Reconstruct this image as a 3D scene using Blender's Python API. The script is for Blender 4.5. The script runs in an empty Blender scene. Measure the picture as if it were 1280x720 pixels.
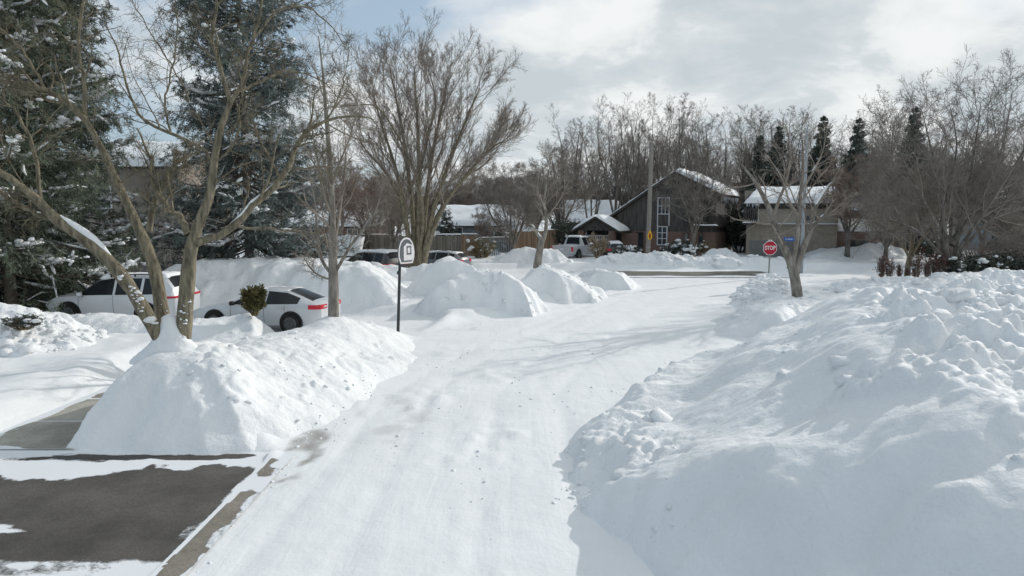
import bpy, math, random
import numpy as np
from mathutils import Vector, Matrix
sc = bpy.context.scene
col = sc.collection
random.seed(5)
PI = math.pi
# ------------------------------------------------------------------ camera
F = 853.33
CAMZ = 4.0
PITCH = math.atan((360 - 268) / F)
cam_d = bpy.data.cameras.new('camera')
cam_d.sensor_width = 36; cam_d.lens = 24; cam_d.clip_end = 4000
cam = bpy.data.objects.new('camera', cam_d); col.objects.link(cam)
cam.location = (0, 0, CAMZ); cam.rotation_euler = (PI / 2 - PITCH, 0, 0)
sc.camera = cam
FW = Vector((0, math.cos(PITCH), -math.sin(PITCH))); UP = Vector((0, math.sin(PITCH), math.cos(PITCH)))
def ray(px, py):
    return FW + Vector((1, 0, 0)) * ((px - 640) / F) + UP * ((360 - py) / F)
def W(px, py, Y):
    r = ray(px, py); s = Y / r.y
    return Vector((r.x * s, Y, CAMZ + r.z * s))
def G(px, py, z=0.0):
    r = ray(px, py); s = (z - CAMZ) / r.z
    return Vector((r.x * s, r.y * s, z))
# ------------------------------------------------------------------ numpy noise
_rs = np.random.RandomState(7)
_perm = _rs.permutation(4096)
_grad = _rs.uniform(-1, 1, 4096)
def _h(ix, iy, s=0):
    return _grad[(_perm[(ix + s * 131) & 4095] + iy * 57 + s) & 4095] if False else _grad[_perm[(_perm[(ix + s * 131) & 4095] + iy) & 4095]]
def vnoise(x, y, s=0):
    x = np.asarray(x, float); y = np.asarray(y, float)
    ix = np.floor(x).astype(int); iy = np.floor(y).astype(int)
    fx = x - ix; fy = y - iy
    ux = fx * fx * fx * (fx * (fx * 6 - 15) + 10); uy = fy * fy * fy * (fy * (fy * 6 - 15) + 10)
    a = _h(ix, iy, s); b = _h(ix + 1, iy, s); c = _h(ix, iy + 1, s); d = _h(ix + 1, iy + 1, s)
    return (a * (1 - ux) + b * ux) * (1 - uy) + (c * (1 - ux) + d * ux) * uy
def fbm(x, y, o=4, s=0, gain=.5):
    t = 0; a = 1.; n = 0
    ca, sa = math.cos(.6), math.sin(.6)
    for i in range(o):
        t = t + a * vnoise(x, y, s + i); n += a
        x, y = (x * ca - y * sa) * 2.03 + 13.1, (x * sa + y * ca) * 2.03 + 7.7
        a *= gain
    return t / n
def billow(x, y, o=3, s=0):
    t = 0; a = 1.; n = 0
    for i in range(o):
        t = t + a * (1 - np.abs(vnoise(x, y, s + i)) * 1.6); n += a
        x, y = x * 2.1 + 5.3, y * 2.1 + 9.1; a *= .5
    return t / n
def puff(x, y, o=2, s=0):
    t = 0; a = 1.; n = 0
    for i in range(o):
        t = t + a * np.abs(vnoise(x, y, s + i)) ** .7; n += a
        x, y = (x * .8 - y * .6) * 2.1 + 5.3, (x * .6 + y * .8) * 2.1 + 9.1; a *= .45
    return t / n
def sstep(a, b, x):
    t = np.clip((x - a) / (b - a), 0, 1); return t * t * (3 - 2 * t)
def sdf(x, y, poly):
    """signed distance, positive inside"""
    d = np.full(x.shape, 1e9); ins = np.zeros(x.shape, bool); n = len(poly)
    for i in range(n):
        x0, y0 = poly[i][0], poly[i][1]; x1, y1 = poly[(i + 1) % n][0], poly[(i + 1) % n][1]
        ex, ey = x1 - x0, y1 - y0; wx, wy = x - x0, y - y0
        t = np.clip((wx * ex + wy * ey) / (ex * ex + ey * ey + 1e-12), 0, 1)
        d = np.minimum(d, np.hypot(wx - ex * t, wy - ey * t))
        c = ((y0 > y) != (y1 > y)) & (x < ex * (y - y0) / (ey if abs(ey) > 1e-9 else 1e-9) + x0)
        ins ^= c
    return np.where(ins, d, -d)
# ------------------------------------------------------------------ mesh helpers
def mesh_np(name, V, quads=None, tris=None, smooth=True):
    me = bpy.data.meshes.new(name)
    V = np.ascontiguousarray(V, dtype=np.float32).reshape(-1, 3)
    loops = []; starts = []; pos = 0
    for Fc, k in ((quads, 4), (tris, 3)):
        if Fc is not None and len(Fc):
            Fc = np.asarray(Fc, dtype=np.int32).reshape(-1, k)
            loops.append(Fc.ravel()); starts.append(pos + np.arange(len(Fc), dtype=np.int32) * k); pos += len(Fc) * k
    L = np.concatenate(loops); S = np.concatenate(starts).astype(np.int32)
    me.vertices.add(len(V)); me.vertices.foreach_set('co', V.ravel())
    me.loops.add(len(L)); me.loops.foreach_set('vertex_index', L)
    me.polygons.add(len(S)); me.polygons.foreach_set('loop_start', S)
    me.update(calc_edges=True)
    me.polygons.foreach_set('use_smooth', np.full(len(S), smooth))
    me.validate()
    return me
def tag(o, label=None, cat=None, group=None, kind=None):
    if label: o['label'] = label
    if cat: o['category'] = cat
    if group: o['group'] = group
    if kind: o['kind'] = kind
    return o
def link(name, me, m, parent=None, loc=None):
    o = bpy.data.objects.new(name, me); col.objects.link(o)
    if m is not None and not me.materials: me.materials.append(m)
    if parent: o.parent = parent
    if loc is not None: o.location = loc
    return o
def empty(name, loc=(0, 0, 0), rz=0.0, label=None, cat=None, group=None):
    o = bpy.data.objects.new(name, None); col.objects.link(o)
    o.location = loc; o.rotation_euler = (0, 0, rz); o.empty_display_size = .3
    return tag(o, label, cat, group)
def copy_tree(o, parent=None):
    c = o.copy(); col.objects.link(c); c.parent = parent
    for ch in list(o.children): copy_tree(ch, c)
    return c
class MB:
    def __init__(s): s.v = []; s.f = []
    def add(s, vs, fs):
        o = len(s.v); s.v += [tuple(v) for v in vs]; s.f += [tuple(i + o for i in f) for f in fs]; return s
    def box(s, x0, x1, y0, y1, z0, z1):
        vs = [(x0, y0, z0), (x1, y0, z0), (x1, y1, z0), (x0, y1, z0), (x0, y0, z1), (x1, y0, z1), (x1, y1, z1), (x0, y1, z1)]
        return s.add(vs, [(0, 3, 2, 1), (4, 5, 6, 7), (0, 1, 5, 4), (1, 2, 6, 5), (2, 3, 7, 6), (3, 0, 4, 7)])
    def prism_y(s, pts, y0, y1):
        """pts: (x,z) counter-clockwise seen from -y; extruded along y"""
        n = len(pts)
        vs = [(x, y0, z) for x, z in pts] + [(x, y1, z) for x, z in pts]
        fs = [tuple(range(n)), tuple(range(2 * n - 1, n - 1, -1))] + [(i, i + n, (i + 1) % n + n, (i + 1) % n) for i in range(n)]
        return s.add(vs, fs)
    def prism_x(s, pts, x0, x1):
        """pts: (y,z); extruded along x"""
        n = len(pts)
        vs = [(x0, y, z) for y, z in pts] + [(x1, y, z) for y, z in pts]
        fs = [tuple(range(n)), tuple(range(2 * n - 1, n - 1, -1))] + [(i, (i + 1) % n, (i + 1) % n + n, i + n) for i in range(n)]
        return s.add(vs, fs)
    def prism_z(s, pts, z0, z1):
        n = len(pts)
        vs = [(x, y, z0) for x, y in pts] + [(x, y, z1) for x, y in pts]
        fs = [tuple(range(n - 1, -1, -1)), tuple(range(n, 2 * n))] + [(i, (i + 1) % n, (i + 1) % n + n, i + n) for i in range(n)]
        return s.add(vs, fs)
    def cyl(s, p0, p1, r0, r1=None, k=12, caps=True):
        r1 = r0 if r1 is None else r1
        p0, p1 = Vector(p0), Vector(p1); t = (p1 - p0).normalized()
        a = t.orthogonal().normalized(); b = t.cross(a)
        vs = [p0 + (a * math.cos(2 * PI * i / k) + b * math.sin(2 * PI * i / k)) * r0 for i in range(k)]
        vs += [p1 + (a * math.cos(2 * PI * i / k) + b * math.sin(2 * PI * i / k)) * r1 for i in range(k)]
        fs = [(i, (i + 1) % k, (i + 1) % k + k, i + k) for i in range(k)]
        if caps: fs += [tuple(range(k - 1, -1, -1)), tuple(range(k, 2 * k))]
        return s.add(vs, fs)
    def lathe(s, c, axis, prof, k=24):
        """prof: (r, h) along axis"""
        c = Vector(c); t = Vector(axis).normalized(); a = t.orthogonal().normalized(); b = t.cross(a)
        vs = []; n = len(prof)
        for r, h in prof:
            for i in range(k):
                an = 2 * PI * i / k; vs.append(c + t * h + (a * math.cos(an) + b * math.sin(an)) * r)
        fs = []
        for j in range(n - 1):
            for i in range(k):
                fs.append((j * k + i, j * k + (i + 1) % k, (j + 1) * k + (i + 1) % k, (j + 1) * k + i))
        return s.add(vs, fs)
    def build(s, name, m, parent=None, smooth=False, bevel=0, loc=None):
        me = bpy.data.meshes.new(name); me.from_pydata(s.v, [], s.f); me.update()
        import bmesh
        bm = bmesh.new(); bm.from_mesh(me); bmesh.ops.recalc_face_normals(bm, faces=bm.faces)
        if bevel: bmesh.ops.bevel(bm, geom=bm.edges[:], offset=bevel, segments=1, affect='EDGES', clamp_overlap=True)
        bm.to_mesh(me); bm.free()
        if smooth:
            me.polygons.foreach_set('use_smooth', [True] * len(me.polygons)); me.set_sharp_from_angle(angle=math.radians(40))
        return link(name, me, m, parent, loc)
# ------------------------------------------------------------------ materials
def nodes(m):
    m.use_nodes = True; nt = m.node_tree; nt.nodes.clear()
    out = nt.nodes.new('ShaderNodeOutputMaterial'); b = nt.nodes.new('ShaderNodeBsdfPrincipled')
    nt.links.new(b.outputs[0], out.inputs[0]); return nt, b
def N(nt, t, **kw):
    n = nt.nodes.new('ShaderNode' + t)
    for k, v in kw.items():
        if k.startswith('_'): setattr(n, k[1:], v)
        else: n.inputs[k].default_value = v
    return n
def ramp(nt, src, stops):
    r = nt.nodes.new('ShaderNodeValToRGB'); e = r.color_ramp.elements
    while len(e) < len(stops): e.new(.5)
    for i, (p, c) in enumerate(stops):
        e[i].position = p; e[i].color = (*c, 1) if len(c) == 3 else c
    nt.links.new(src, r.inputs[0]); return r
def mat(name, c, rough=.8, var=.25, scale=3.0, bump=0.0, bscale=None, metal=0.0, c2=None, detail=5, stretch=(1, 1, 1), spec=.3, rnd=0.0, coat=0.0, pos=(.35, .65)):
    m = bpy.data.materials.new(name); nt, b = nodes(m)
    tc = N(nt, 'TexCoord'); mp = N(nt, 'Mapping'); mp.inputs['Scale'].default_value = stretch
    nt.links.new(tc.outputs['Object'], mp.inputs[0])
    no = N(nt, 'TexNoise', Scale=scale, Detail=detail, Roughness=.6); nt.links.new(mp.outputs[0], no.inputs['Vector'])
    lo = tuple(x * (1 - var) for x in c); hi = tuple(min(1, x * (1 + var)) for x in (c2 or c))
    r = ramp(nt, no.outputs['Fac'], [(pos[0], lo), (pos[1], hi)])
    src = r.outputs[0]
    if rnd:
        oi = N(nt, 'ObjectInfo'); mr = N(nt, 'MapRange'); mr.inputs['To Min'].default_value = 1 - rnd; mr.inputs['To Max'].default_value = 1 + rnd
        nt.links.new(oi.outputs['Random'], mr.inputs['Value'])
        mx = N(nt, 'VectorMath', _operation='SCALE'); nt.links.new(src, mx.inputs[0]); nt.links.new(mr.outputs[0], mx.inputs['Scale']); src = mx.outputs[0]
    nt.links.new(src, b.inputs['Base Color'])
    b.inputs['Roughness'].default_value = rough; b.inputs['Metallic'].default_value = metal
    b.inputs['Specular IOR Level'].default_value = spec; b.inputs['Coat Weight'].default_value = coat
    if bump:
        n2 = N(nt, 'TexNoise', Scale=bscale or scale * 3, Detail=6, Roughness=.65); nt.links.new(mp.outputs[0], n2.inputs['Vector'])
        bp = N(nt, 'Bump', Strength=1.0, Distance=bump); nt.links.new(n2.outputs['Fac'], bp.inputs['Height']); nt.links.new(bp.outputs[0], b.inputs['Normal'])
    return m
def snow_mat(name, c=(.815, .83, .838), bump=.02, dirt=False, fine=14.0):
    m = bpy.data.materials.new(name); nt, b = nodes(m)
    tc = N(nt, 'TexCoord')
    n0 = N(nt, 'TexNoise', Scale=.6, Detail=5, Roughness=.6); nt.links.new(tc.outputs['Object'], n0.inputs['Vector'])
    r = ramp(nt, n0.outputs['Fac'], [(.3, tuple(x * .95 for x in c)), (.7, tuple(min(1, x * 1.03) for x in c))])
    src = r.outputs[0]
    if dirt:
        at = N(nt, 'Attribute', _attribute_name='bare'); 
        n3 = N(nt, 'TexNoise', Scale=5.0, Detail=8, Roughness=.7); nt.links.new(tc.outputs['Object'], n3.inputs['Vector'])
        rr = ramp(nt, n3.outputs['Fac'], [(.3, (.13, .12, .105)), (.7, (.33, .31, .27))])
        mx = N(nt, 'Mix', _data_type='RGBA'); nt.links.new(at.outputs['Fac'], mx.inputs['Factor'])
        nt.links.new(src, mx.inputs['A']); nt.links.new(rr.outputs[0], mx.inputs['B']); src = mx.outputs['Result']
    nt.links.new(src, b.inputs['Base Color'])
    b.inputs['Roughness'].default_value = .65; b.inputs['Specular IOR Level'].default_value = .2
    n1 = N(nt, 'TexNoise', Scale=fine, Detail=8, Roughness=.65); nt.links.new(tc.outputs['Object'], n1.inputs['Vector'])
    n2 = N(nt, 'TexNoise', Scale=fine * .22, Detail=6, Roughness=.55); nt.links.new(tc.outputs['Object'], n2.inputs['Vector'])
    b1 = N(nt, 'Bump', Strength=1.0, Distance=bump * 2.2); nt.links.new(n2.outputs['Fac'], b1.inputs['Height'])
    b2 = N(nt, 'Bump', Strength=1.0, Distance=bump); nt.links.new(n1.outputs['Fac'], b2.inputs['Height']); nt.links.new(b1.outputs[0], b2.inputs['Normal'])
    last = b2
    if dirt:   # scraped streaks left along the street by the plough and by tyres
        mp = N(nt, 'Mapping'); mp.inputs['Scale'].default_value = (2.6, .35, 1); mp.inputs['Rotation'].default_value = (0, 0, .09); nt.links.new(tc.outputs['Object'], mp.inputs[0])
        n5 = N(nt, 'TexNoise', Scale=1.0, Detail=4, Roughness=.55, Distortion=.6); nt.links.new(mp.outputs[0], n5.inputs['Vector'])
        b3 = N(nt, 'Bump', Strength=1.0, Distance=.016); nt.links.new(n5.outputs['Fac'], b3.inputs['Height']); nt.links.new(b2.outputs[0], b3.inputs['Normal']); last = b3
    nt.links.new(last.outputs[0], b.inputs['Normal'])
    return m
M = {}
M['snow'] = snow_mat('snow', bump=.02)
M['snow_ground'] = snow_mat('snow_ground', bump=.008, dirt=True, fine=11)
M['snow_cap'] = snow_mat('snow_cap', bump=.01)
M['bark'] = mat('bark_olive_grey', (.12, .108, .08), .9, .45, 14, .05, 26, c2=(.245, .215, .15), stretch=(1, 1, .22), detail=10, pos=(.3, .7))
M['bark_lichen'] = mat('bark_lichen', (.20, .165, .075), .9, .35, 3, .02, 30, c2=(.20, .18, .14), stretch=(1, 1, .5))
M['bark_grey'] = mat('bark_grey', (.17, .155, .135), .9, .3, 6, .02, 30, c2=(.25, .23, .20), stretch=(1, 1, .3))
M['bark_dark'] = mat('bark_dark', (.11, .10, .087), .9, .3, 5, .02, 30, c2=(.17, .155, .135), stretch=(1, 1, .3))
M['twig'] = mat('twig_grey_brown', (.20, .172, .145), .9, .2, 2, c2=(.27, .235, .20), rnd=.12)
M['twig_red'] = mat('twig_reddish', (.19, .14, .115), .9, .2, 2, c2=(.25, .19, .155), rnd=.1)
M['twig_dark'] = mat('twig_dark', (.165, .147, .13), .9, .2, 2, c2=(.22, .197, .175), rnd=.12)
M['needle'] = mat('spruce_needles', (.075, .098, .068), .8, .4, 1.1, c2=(.145, .17, .12), detail=8, rnd=.1)
M['needle_blue'] = mat('blue_spruce_needles', (.08, .105, .095), .8, .4, 1.1, c2=(.15, .18, .17), detail=8, rnd=.1)
M['needle_far'] = mat('far_evergreen_needles', (.08, .095, .082), .8, .35, .8, c2=(.12, .138, .118), rnd=.15)
M['needle_yew'] = mat('olive_cedar_leaves', (.075, .075, .03), .8, .4, 4, c2=(.15, .13, .055))
M['spruce_bark'] = mat('spruce_bark', (.13, .11, .09), .95, .3, 6, .03, 25)
# ------------------------------------------------------------------ terrain
STREET = [(-4.0, -12), (-3.9, 16), (-3.1, 23), (-1, 26), (1, 28), (3, 32), (4.5, 37), (4.8, 41.5), (-90, 42), (-90, 49.5), (90, 49.5), (90, 42.5), (17, 42), (14.5, 38), (11.5, 32), (10, 25), (7, 20), (3, 15), (1.5, 11), (2.5, 5), (2.5, -12)]
DRIVE = [(-40, 2.5), (-4.0, 2.5), (-4.0, 11.1), (-40, 11.1)]
WALK = [(-9.35, 10.6), (-7.6, 10.6), (-7.6, 30), (-9.35, 30)]
DRIVE2 = [(-34, 22.3), (-3, 22.3), (-3, 26.8), (-34, 26.8)]
ROADBAND = [(4.6, 43.6), (17.5, 43.6), (17.5, 48.3), (4.6, 48.3)]
def ground_z(x, y):
    x = np.asarray(x, float); y = np.asarray(y, float)
    low = np.maximum(np.maximum(sdf(x, y, STREET), sdf(x, y, DRIVE)), np.maximum(sdf(x, y, WALK), sdf(x, y, DRIVE2)))
    low = low + fbm(x * .8, y * .8, 3, 3) * .25
    lawn = sstep(.15, -.9, low)
    z = lawn * (.42 + fbm(x * .25, y * .25, 4, 11) * .16 + fbm(x * 1.4, y * 1.4, 3, 15) * .05)
    rd = 1 - lawn
    z = z + rd * (fbm(x * .5, y * .35, 3, 21) * .014 + fbm(x * 2.6, y * .35, 3, 25) * .012 + fbm(x * 5, y * 5, 2, 28) * .009)
    bare = np.maximum(sdf(x, y, DRIVE), sdf(x, y, ROADBAND))
    k = sstep(-.1, .15, np.maximum(bare, sdf(x, y, [(-9.35, 10.6), (-7.6, 10.6), (-7.6, 19), (-9.35, 19)])))
    z = z * (1 - k) - .06 * k
    far = sstep(70, 140, y)
    return z * (1 - far) + far * (.4 + fbm(x * .02, y * .02, 3, 31) * .8)
def gz(x, y):
    return float(ground_z(np.array([x]), np.array([y]))[0])
def grid_faces(nr, nc):
    i = np.arange(nr - 1)[:, None] * nc + np.arange(nc - 1)[None, :]
    return np.stack([i, i + 1, i + nc + 1, i + nc], -1).reshape(-1, 4)
def set_attr(me, name, vals):
    a = me.attributes.new(name, 'FLOAT', 'POINT'); a.data.foreach_set('value', np.asarray(vals, np.float32).ravel())
# ground sheet: finer rows near by, coarser toward the horizon
nr, nc = 760, 640
d = 17 * (1200 / 17) ** (np.arange(nr) / (nr - 1))
u = np.linspace(-1.35, 1.35, nc)
yy = np.repeat(d[:, None] - 14, nc, 1); xx = u[None, :] * d[:, None]
zz = ground_z(xx, yy)
# scuffed snow clods on the street
scuff = sstep(.12, .42, fbm(xx * .35, yy * .35, 3, 41)) * sstep(0, .6, sdf(xx, yy, STREET)) * (yy < 40)
zz = zz + scuff * np.maximum(0, billow(xx * 3.2, yy * 3.2, 3, 45) - .5) * .2
# wheel furrows along the street
for off in (-2.3, -1.1, .4, 1.6):
    cx = off + np.interp(yy, [0, 15, 22, 30, 40], [-.9, -.6, 1.6, 5.6, 9.5]) + fbm(yy * .06, yy * 0 + off, 2, 50) * .4
    zz = zz - .032 * np.exp(-((xx - cx) / .15) ** 2) * sstep(3, 7, yy) * sstep(42, 36, yy) * (.4 + .6 * sstep(-.3, .3, fbm(xx * .5, yy * .4, 2, 53)))
me = mesh_np('snow_ground', np.stack([xx, yy, zz], -1), quads=grid_faces(nr, nc))
bare = np.zeros_like(xx)
n1 = fbm(xx * 2.2, yy * 1.1, 4, 61); n2 = fbm(xx * 4, yy * 4, 3, 66)
gut = np.exp(-((xx - (-3.55 + np.interp(yy, [10, 15], [0, .12]))) / .42) ** 2) * sstep(8.0, 10.2, yy) * sstep(15.5, 12.5, yy)
bare = np.maximum(bare, sstep(.40, .8, gut * (.70 + n1 * 1.3 + .5 * n2)) * .75)
bare = np.maximum(bare, .26 * sstep(.15, .45, n1 + .3 * n2) * sstep(1.2, .2, np.hypot((xx + 2.1) / 1.1, (yy - 13.0) / 2)) )
bare = np.maximum(bare, .35 * sstep(.1, .4, n1) * sstep(1, .3, np.hypot((xx + 2.2) / 1.8, (yy - 23.6) / .9)))
bare = np.maximum(bare, .4 * sstep(.15, .5, n1) * sstep(1, .3, np.hypot((xx - 15) / 1.3, (yy - 31) / 3.5)))
set_attr(me, 'bare', bare)
tag(link('snow_ground', me, M['snow_ground']), kind='structure')

def sheet(name, x0, x1, y0, y1, res, zfun, m, attr=None):
    nx = int((x1 - x0) / res) + 2; ny = int((y1 - y0) / res) + 2
    X, Y = np.meshgrid(np.linspace(x0, x1, nx), np.linspace(y0, y1, ny))
    me = mesh_np(name, np.stack([X, Y, zfun(X, Y)], -1), quads=grid_faces(ny, nx))
    if attr: set_attr(me, 'snowy', attr(X, Y))
    return tag(link(name, me, m), kind='structure')
def bare_mat(name, c, c2, bump=.004, scale=40, blotch=.25, rough=.85):
    """pavement that shows through thin snow where the 'snowy' attribute is low"""
    m = bpy.data.materials.new(name); nt, b = nodes(m)
    tc = N(nt, 'TexCoord'); n0 = N(nt, 'TexNoise', Scale=scale, Detail=6, Roughness=.7); nt.links.new(tc.outputs['Object'], n0.inputs['Vector'])
    r = ramp(nt, n0.outputs['Fac'], [(.35, c), (.65, c2)])
    n4 = N(nt, 'TexNoise', Scale=.7, Detail=6, Roughness=.65); nt.links.new(tc.outputs['Object'], n4.inputs['Vector'])
    r4 = ramp(nt, n4.outputs['Fac'], [(.35, (1 - blotch * 1.6,) * 3), (.65, (1 + blotch * .5,) * 3)])
    mu = N(nt, 'Mix', _data_type='RGBA', _blend_type='MULTIPLY'); mu.inputs['Factor'].default_value = 1
    nt.links.new(r.outputs[0], mu.inputs['A']); nt.links.new(r4.outputs[0], mu.inputs['B'])
    at = N(nt, 'Attribute', _attribute_name='snowy')
    n2 = N(nt, 'TexNoise', Scale=6, Detail=10, Roughness=.78); nt.links.new(tc.outputs['Object'], n2.inputs['Vector'])
    ad = N(nt, 'Math', _operation='MULTIPLY_ADD'); ad.inputs[1].default_value = .8; nt.links.new(n2.outputs['Fac'], ad.inputs[0]); nt.links.new(at.outputs['Fac'], ad.inputs[2])
    rs = ramp(nt, ad.outputs[0], [(.79, (0, 0, 0)), (.93, (1, 1, 1))])
    mx = N(nt, 'Mix', _data_type='RGBA'); nt.links.new(rs.outputs[0], mx.inputs['Factor']); nt.links.new(mu.outputs['Result'], mx.inputs['A']); mx.inputs['B'].default_value = (.78, .80, .82, 1)
    nt.links.new(mx.outputs['Result'], b.inputs['Base Color']); b.inputs['Roughness'].default_value = rough; b.inputs['Specular IOR Level'].default_value = .25
    mh = N(nt, 'Math', _operation='MULTIPLY_ADD'); mh.inputs[1].default_value = .3; nt.links.new(n0.outputs['Fac'], mh.inputs[0]); nt.links.new(rs.outputs[0], mh.inputs[2])
    bp = N(nt, 'Bump', Strength=1.0, Distance=bump * 3); nt.links.new(mh.outputs[0], bp.inputs['Height']); nt.links.new(bp.outputs[0], b.inputs['Normal'])
    return m
M['asphalt'] = bare_mat('asphalt_driveway', (.085, .078, .072), (.14, .13, .12))
M['concrete'] = bare_mat('concrete', (.34, .325, .28), (.46, .44, .39), scale=25)
M['kerb'] = bare_mat('brownish_kerb_concrete', (.20, .18, .15), (.29, .265, .225), scale=25)
M['wet_road'] = bare_mat('road_surface', (.13, .125, .11), (.20, .19, .165), scale=6)
def dsnow(X, Y):
    a = fbm(X * .55 + 3, Y * 2.6, 5, 71) + .25 * fbm(X * 3, Y * 6, 3, 76)
    top = sstep(9.75, 10.3, Y + .28 * fbm(X * 2.3, Y * 2.3, 4, 81) + .5 * fbm(X * .7, Y * .3, 3, 78) - .10 * np.clip(-X - 6.5, -1, 3) * -1)
    v = -.3 + top * (1.0 + a * .6)
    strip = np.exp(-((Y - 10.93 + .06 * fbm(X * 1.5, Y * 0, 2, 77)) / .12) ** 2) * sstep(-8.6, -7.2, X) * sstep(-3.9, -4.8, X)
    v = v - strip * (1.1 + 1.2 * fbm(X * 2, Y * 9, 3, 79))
    v = np.maximum(v, -.2 + sstep(1, .2, np.hypot((X + 6.6) / 1.0, (Y - 8.35) / .28)) * (.75 + a))
    v = np.maximum(v, -.2 + sstep(7.75, 7.3, Y + .35 * fbm(X * 1.2, Y, 3, 80)) * (.85 + .7 * a))
    v = np.maximum(v, -.25 + sstep(1, .4, np.hypot((X + 3.98 - .0) / .16, (Y - 9.2) / 3)) * (.85 + .5 * a))
    v = np.maximum(v, -.3 + sstep(1, .55, np.maximum(np.abs((X + 4.05) / .2), np.abs((Y - 8.25) / .32))) * .75)
    v = np.maximum(v, -.2 + sstep(-7.9, -9.0, X) * sstep(8.7, 9.6, Y) * .9)
    return v
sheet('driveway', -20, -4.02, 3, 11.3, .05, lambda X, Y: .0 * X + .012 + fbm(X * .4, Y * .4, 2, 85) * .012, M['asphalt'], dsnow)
def csnow(X, Y):
    a = fbm(X * 2.5, Y * 1.6, 4, 91)
    v = .40 + a * 1.0 + sstep(10.4, 11.2, Y) * .4
    v = np.maximum(v, 1.1 * sstep(-3.80, -3.64, X + a * .22))
    v = np.where((np.abs(Y - 8.6) < .9) | (np.abs(Y - 10.25) < .18), v - .55, v)
    v = np.where(X + 3.99 < .05 + a * .05, .9, v)
    return v
sheet('curb', -4.02, -3.62, 3, 11.15, .03, lambda X, Y: .02 + .05 * sstep(-3.8, -4.0, X) * sstep(10.6, 11.0, Y) + .0 * Y, M['kerb'], csnow)
def wsnow(X, Y):
    a = fbm(X * 1.5, Y * 1.2, 4, 95)
    v = .02 + a * .75
    v = np.where(np.abs((Y - 12.8) % 1.62 - .0) < .06, .9, v)
    v = np.maximum(v, sstep(-9.05, -9.35, X + a * .2))
    v = np.maximum(v, .95 * sstep(1.0, .5, np.hypot((X + 8.9) / .9, (Y - 11.1) / .45)))
    v = np.maximum(v, sstep(16.0, 17.2, Y + a))
    return v
sheet('sidewalk', -9.4, -7.3, 11.24, 18.5, .04, lambda X, Y: .032 + .0 * X, M['concrete'], wsnow)
def rsnow(X, Y):
    a = fbm(X * .5, Y * 1.6, 4, 101)
    e = np.minimum(np.minimum(Y - 44.0, 47.9 - Y) / 1.0, np.minimum(X - 5.0, 17.4 - X) / 2.0)
    return .75 - 1.0 * sstep(-.2, .8, e + a * .9) + a * .25
sheet('cross_street', 4.2, 18.2, 43.2, 48.7, .08, lambda X, Y: .03 + .0 * X, M['wet_road'], rsnow)

# ------------------------------------------------------------------ snow banks
def chunks(rng, C, S, nu=11, nv=7, amp=.3):
    """blocky rounded lumps of snow at C with half-sizes S [n]"""
    a = np.linspace(0, 2 * PI, nu, endpoint=False); b = np.linspace(-1.45, 1.5707, nv)
    U = np.stack([np.cos(a)[None] * np.cos(b)[:, None], np.sin(a)[None] * np.cos(b)[:, None], np.sin(b)[:, None] + 0 * a[None]], -1).reshape(-1, 3)
    blk = U / (np.abs(U) ** 4).sum(1, keepdims=True) ** .25; U = .45 * U + .5 * blk
    n = len(C); k = rng.uniform(0, 900, n)[:, None]
    d = 1 + amp * (vnoise(U[None, :, 0] * 1.5 + U[None, :, 2] * .9 + k, U[None, :, 1] * 1.5 - U[None, :, 2] * .7 + k * .37, 5) + .5 * vnoise(U[None, :, 0] * 3.4 + U[None, :, 2] * 2 + k, U[None, :, 1] * 3.4 + k * .7 - U[None, :, 2], 6))
    sc3 = np.stack([rng.uniform(.75, 1.25, n), rng.uniform(.7, 1.1, n), rng.uniform(.4, .7, n)], -1) * S[:, None]
    V = U[None] * d[..., None] * sc3[:, None, :]
    t1, t2 = rng.normal(0, .22, n)[:, None], rng.uniform(0, 6.28, n)[:, None]
    x, z = V[..., 0] * np.cos(t1) - V[..., 2] * np.sin(t1), V[..., 0] * np.sin(t1) + V[..., 2] * np.cos(t1)
    V = np.stack([x * np.cos(t2) - V[..., 1] * np.sin(t2), x * np.sin(t2) + V[..., 1] * np.cos(t2), z], -1) + C[:, None, :]
    f = np.arange(nv - 1)[:, None] * nu; i = np.arange(nu)[None]; i2 = (i + 1) % nu
    q = np.stack([f + i, f + i2, f + nu + i2, f + nu + i], -1).reshape(-1, 4)
    return V.reshape(-1, 3), (q[None] + (np.arange(n) * len(U))[:, None, None]).reshape(-1, 4)
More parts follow.
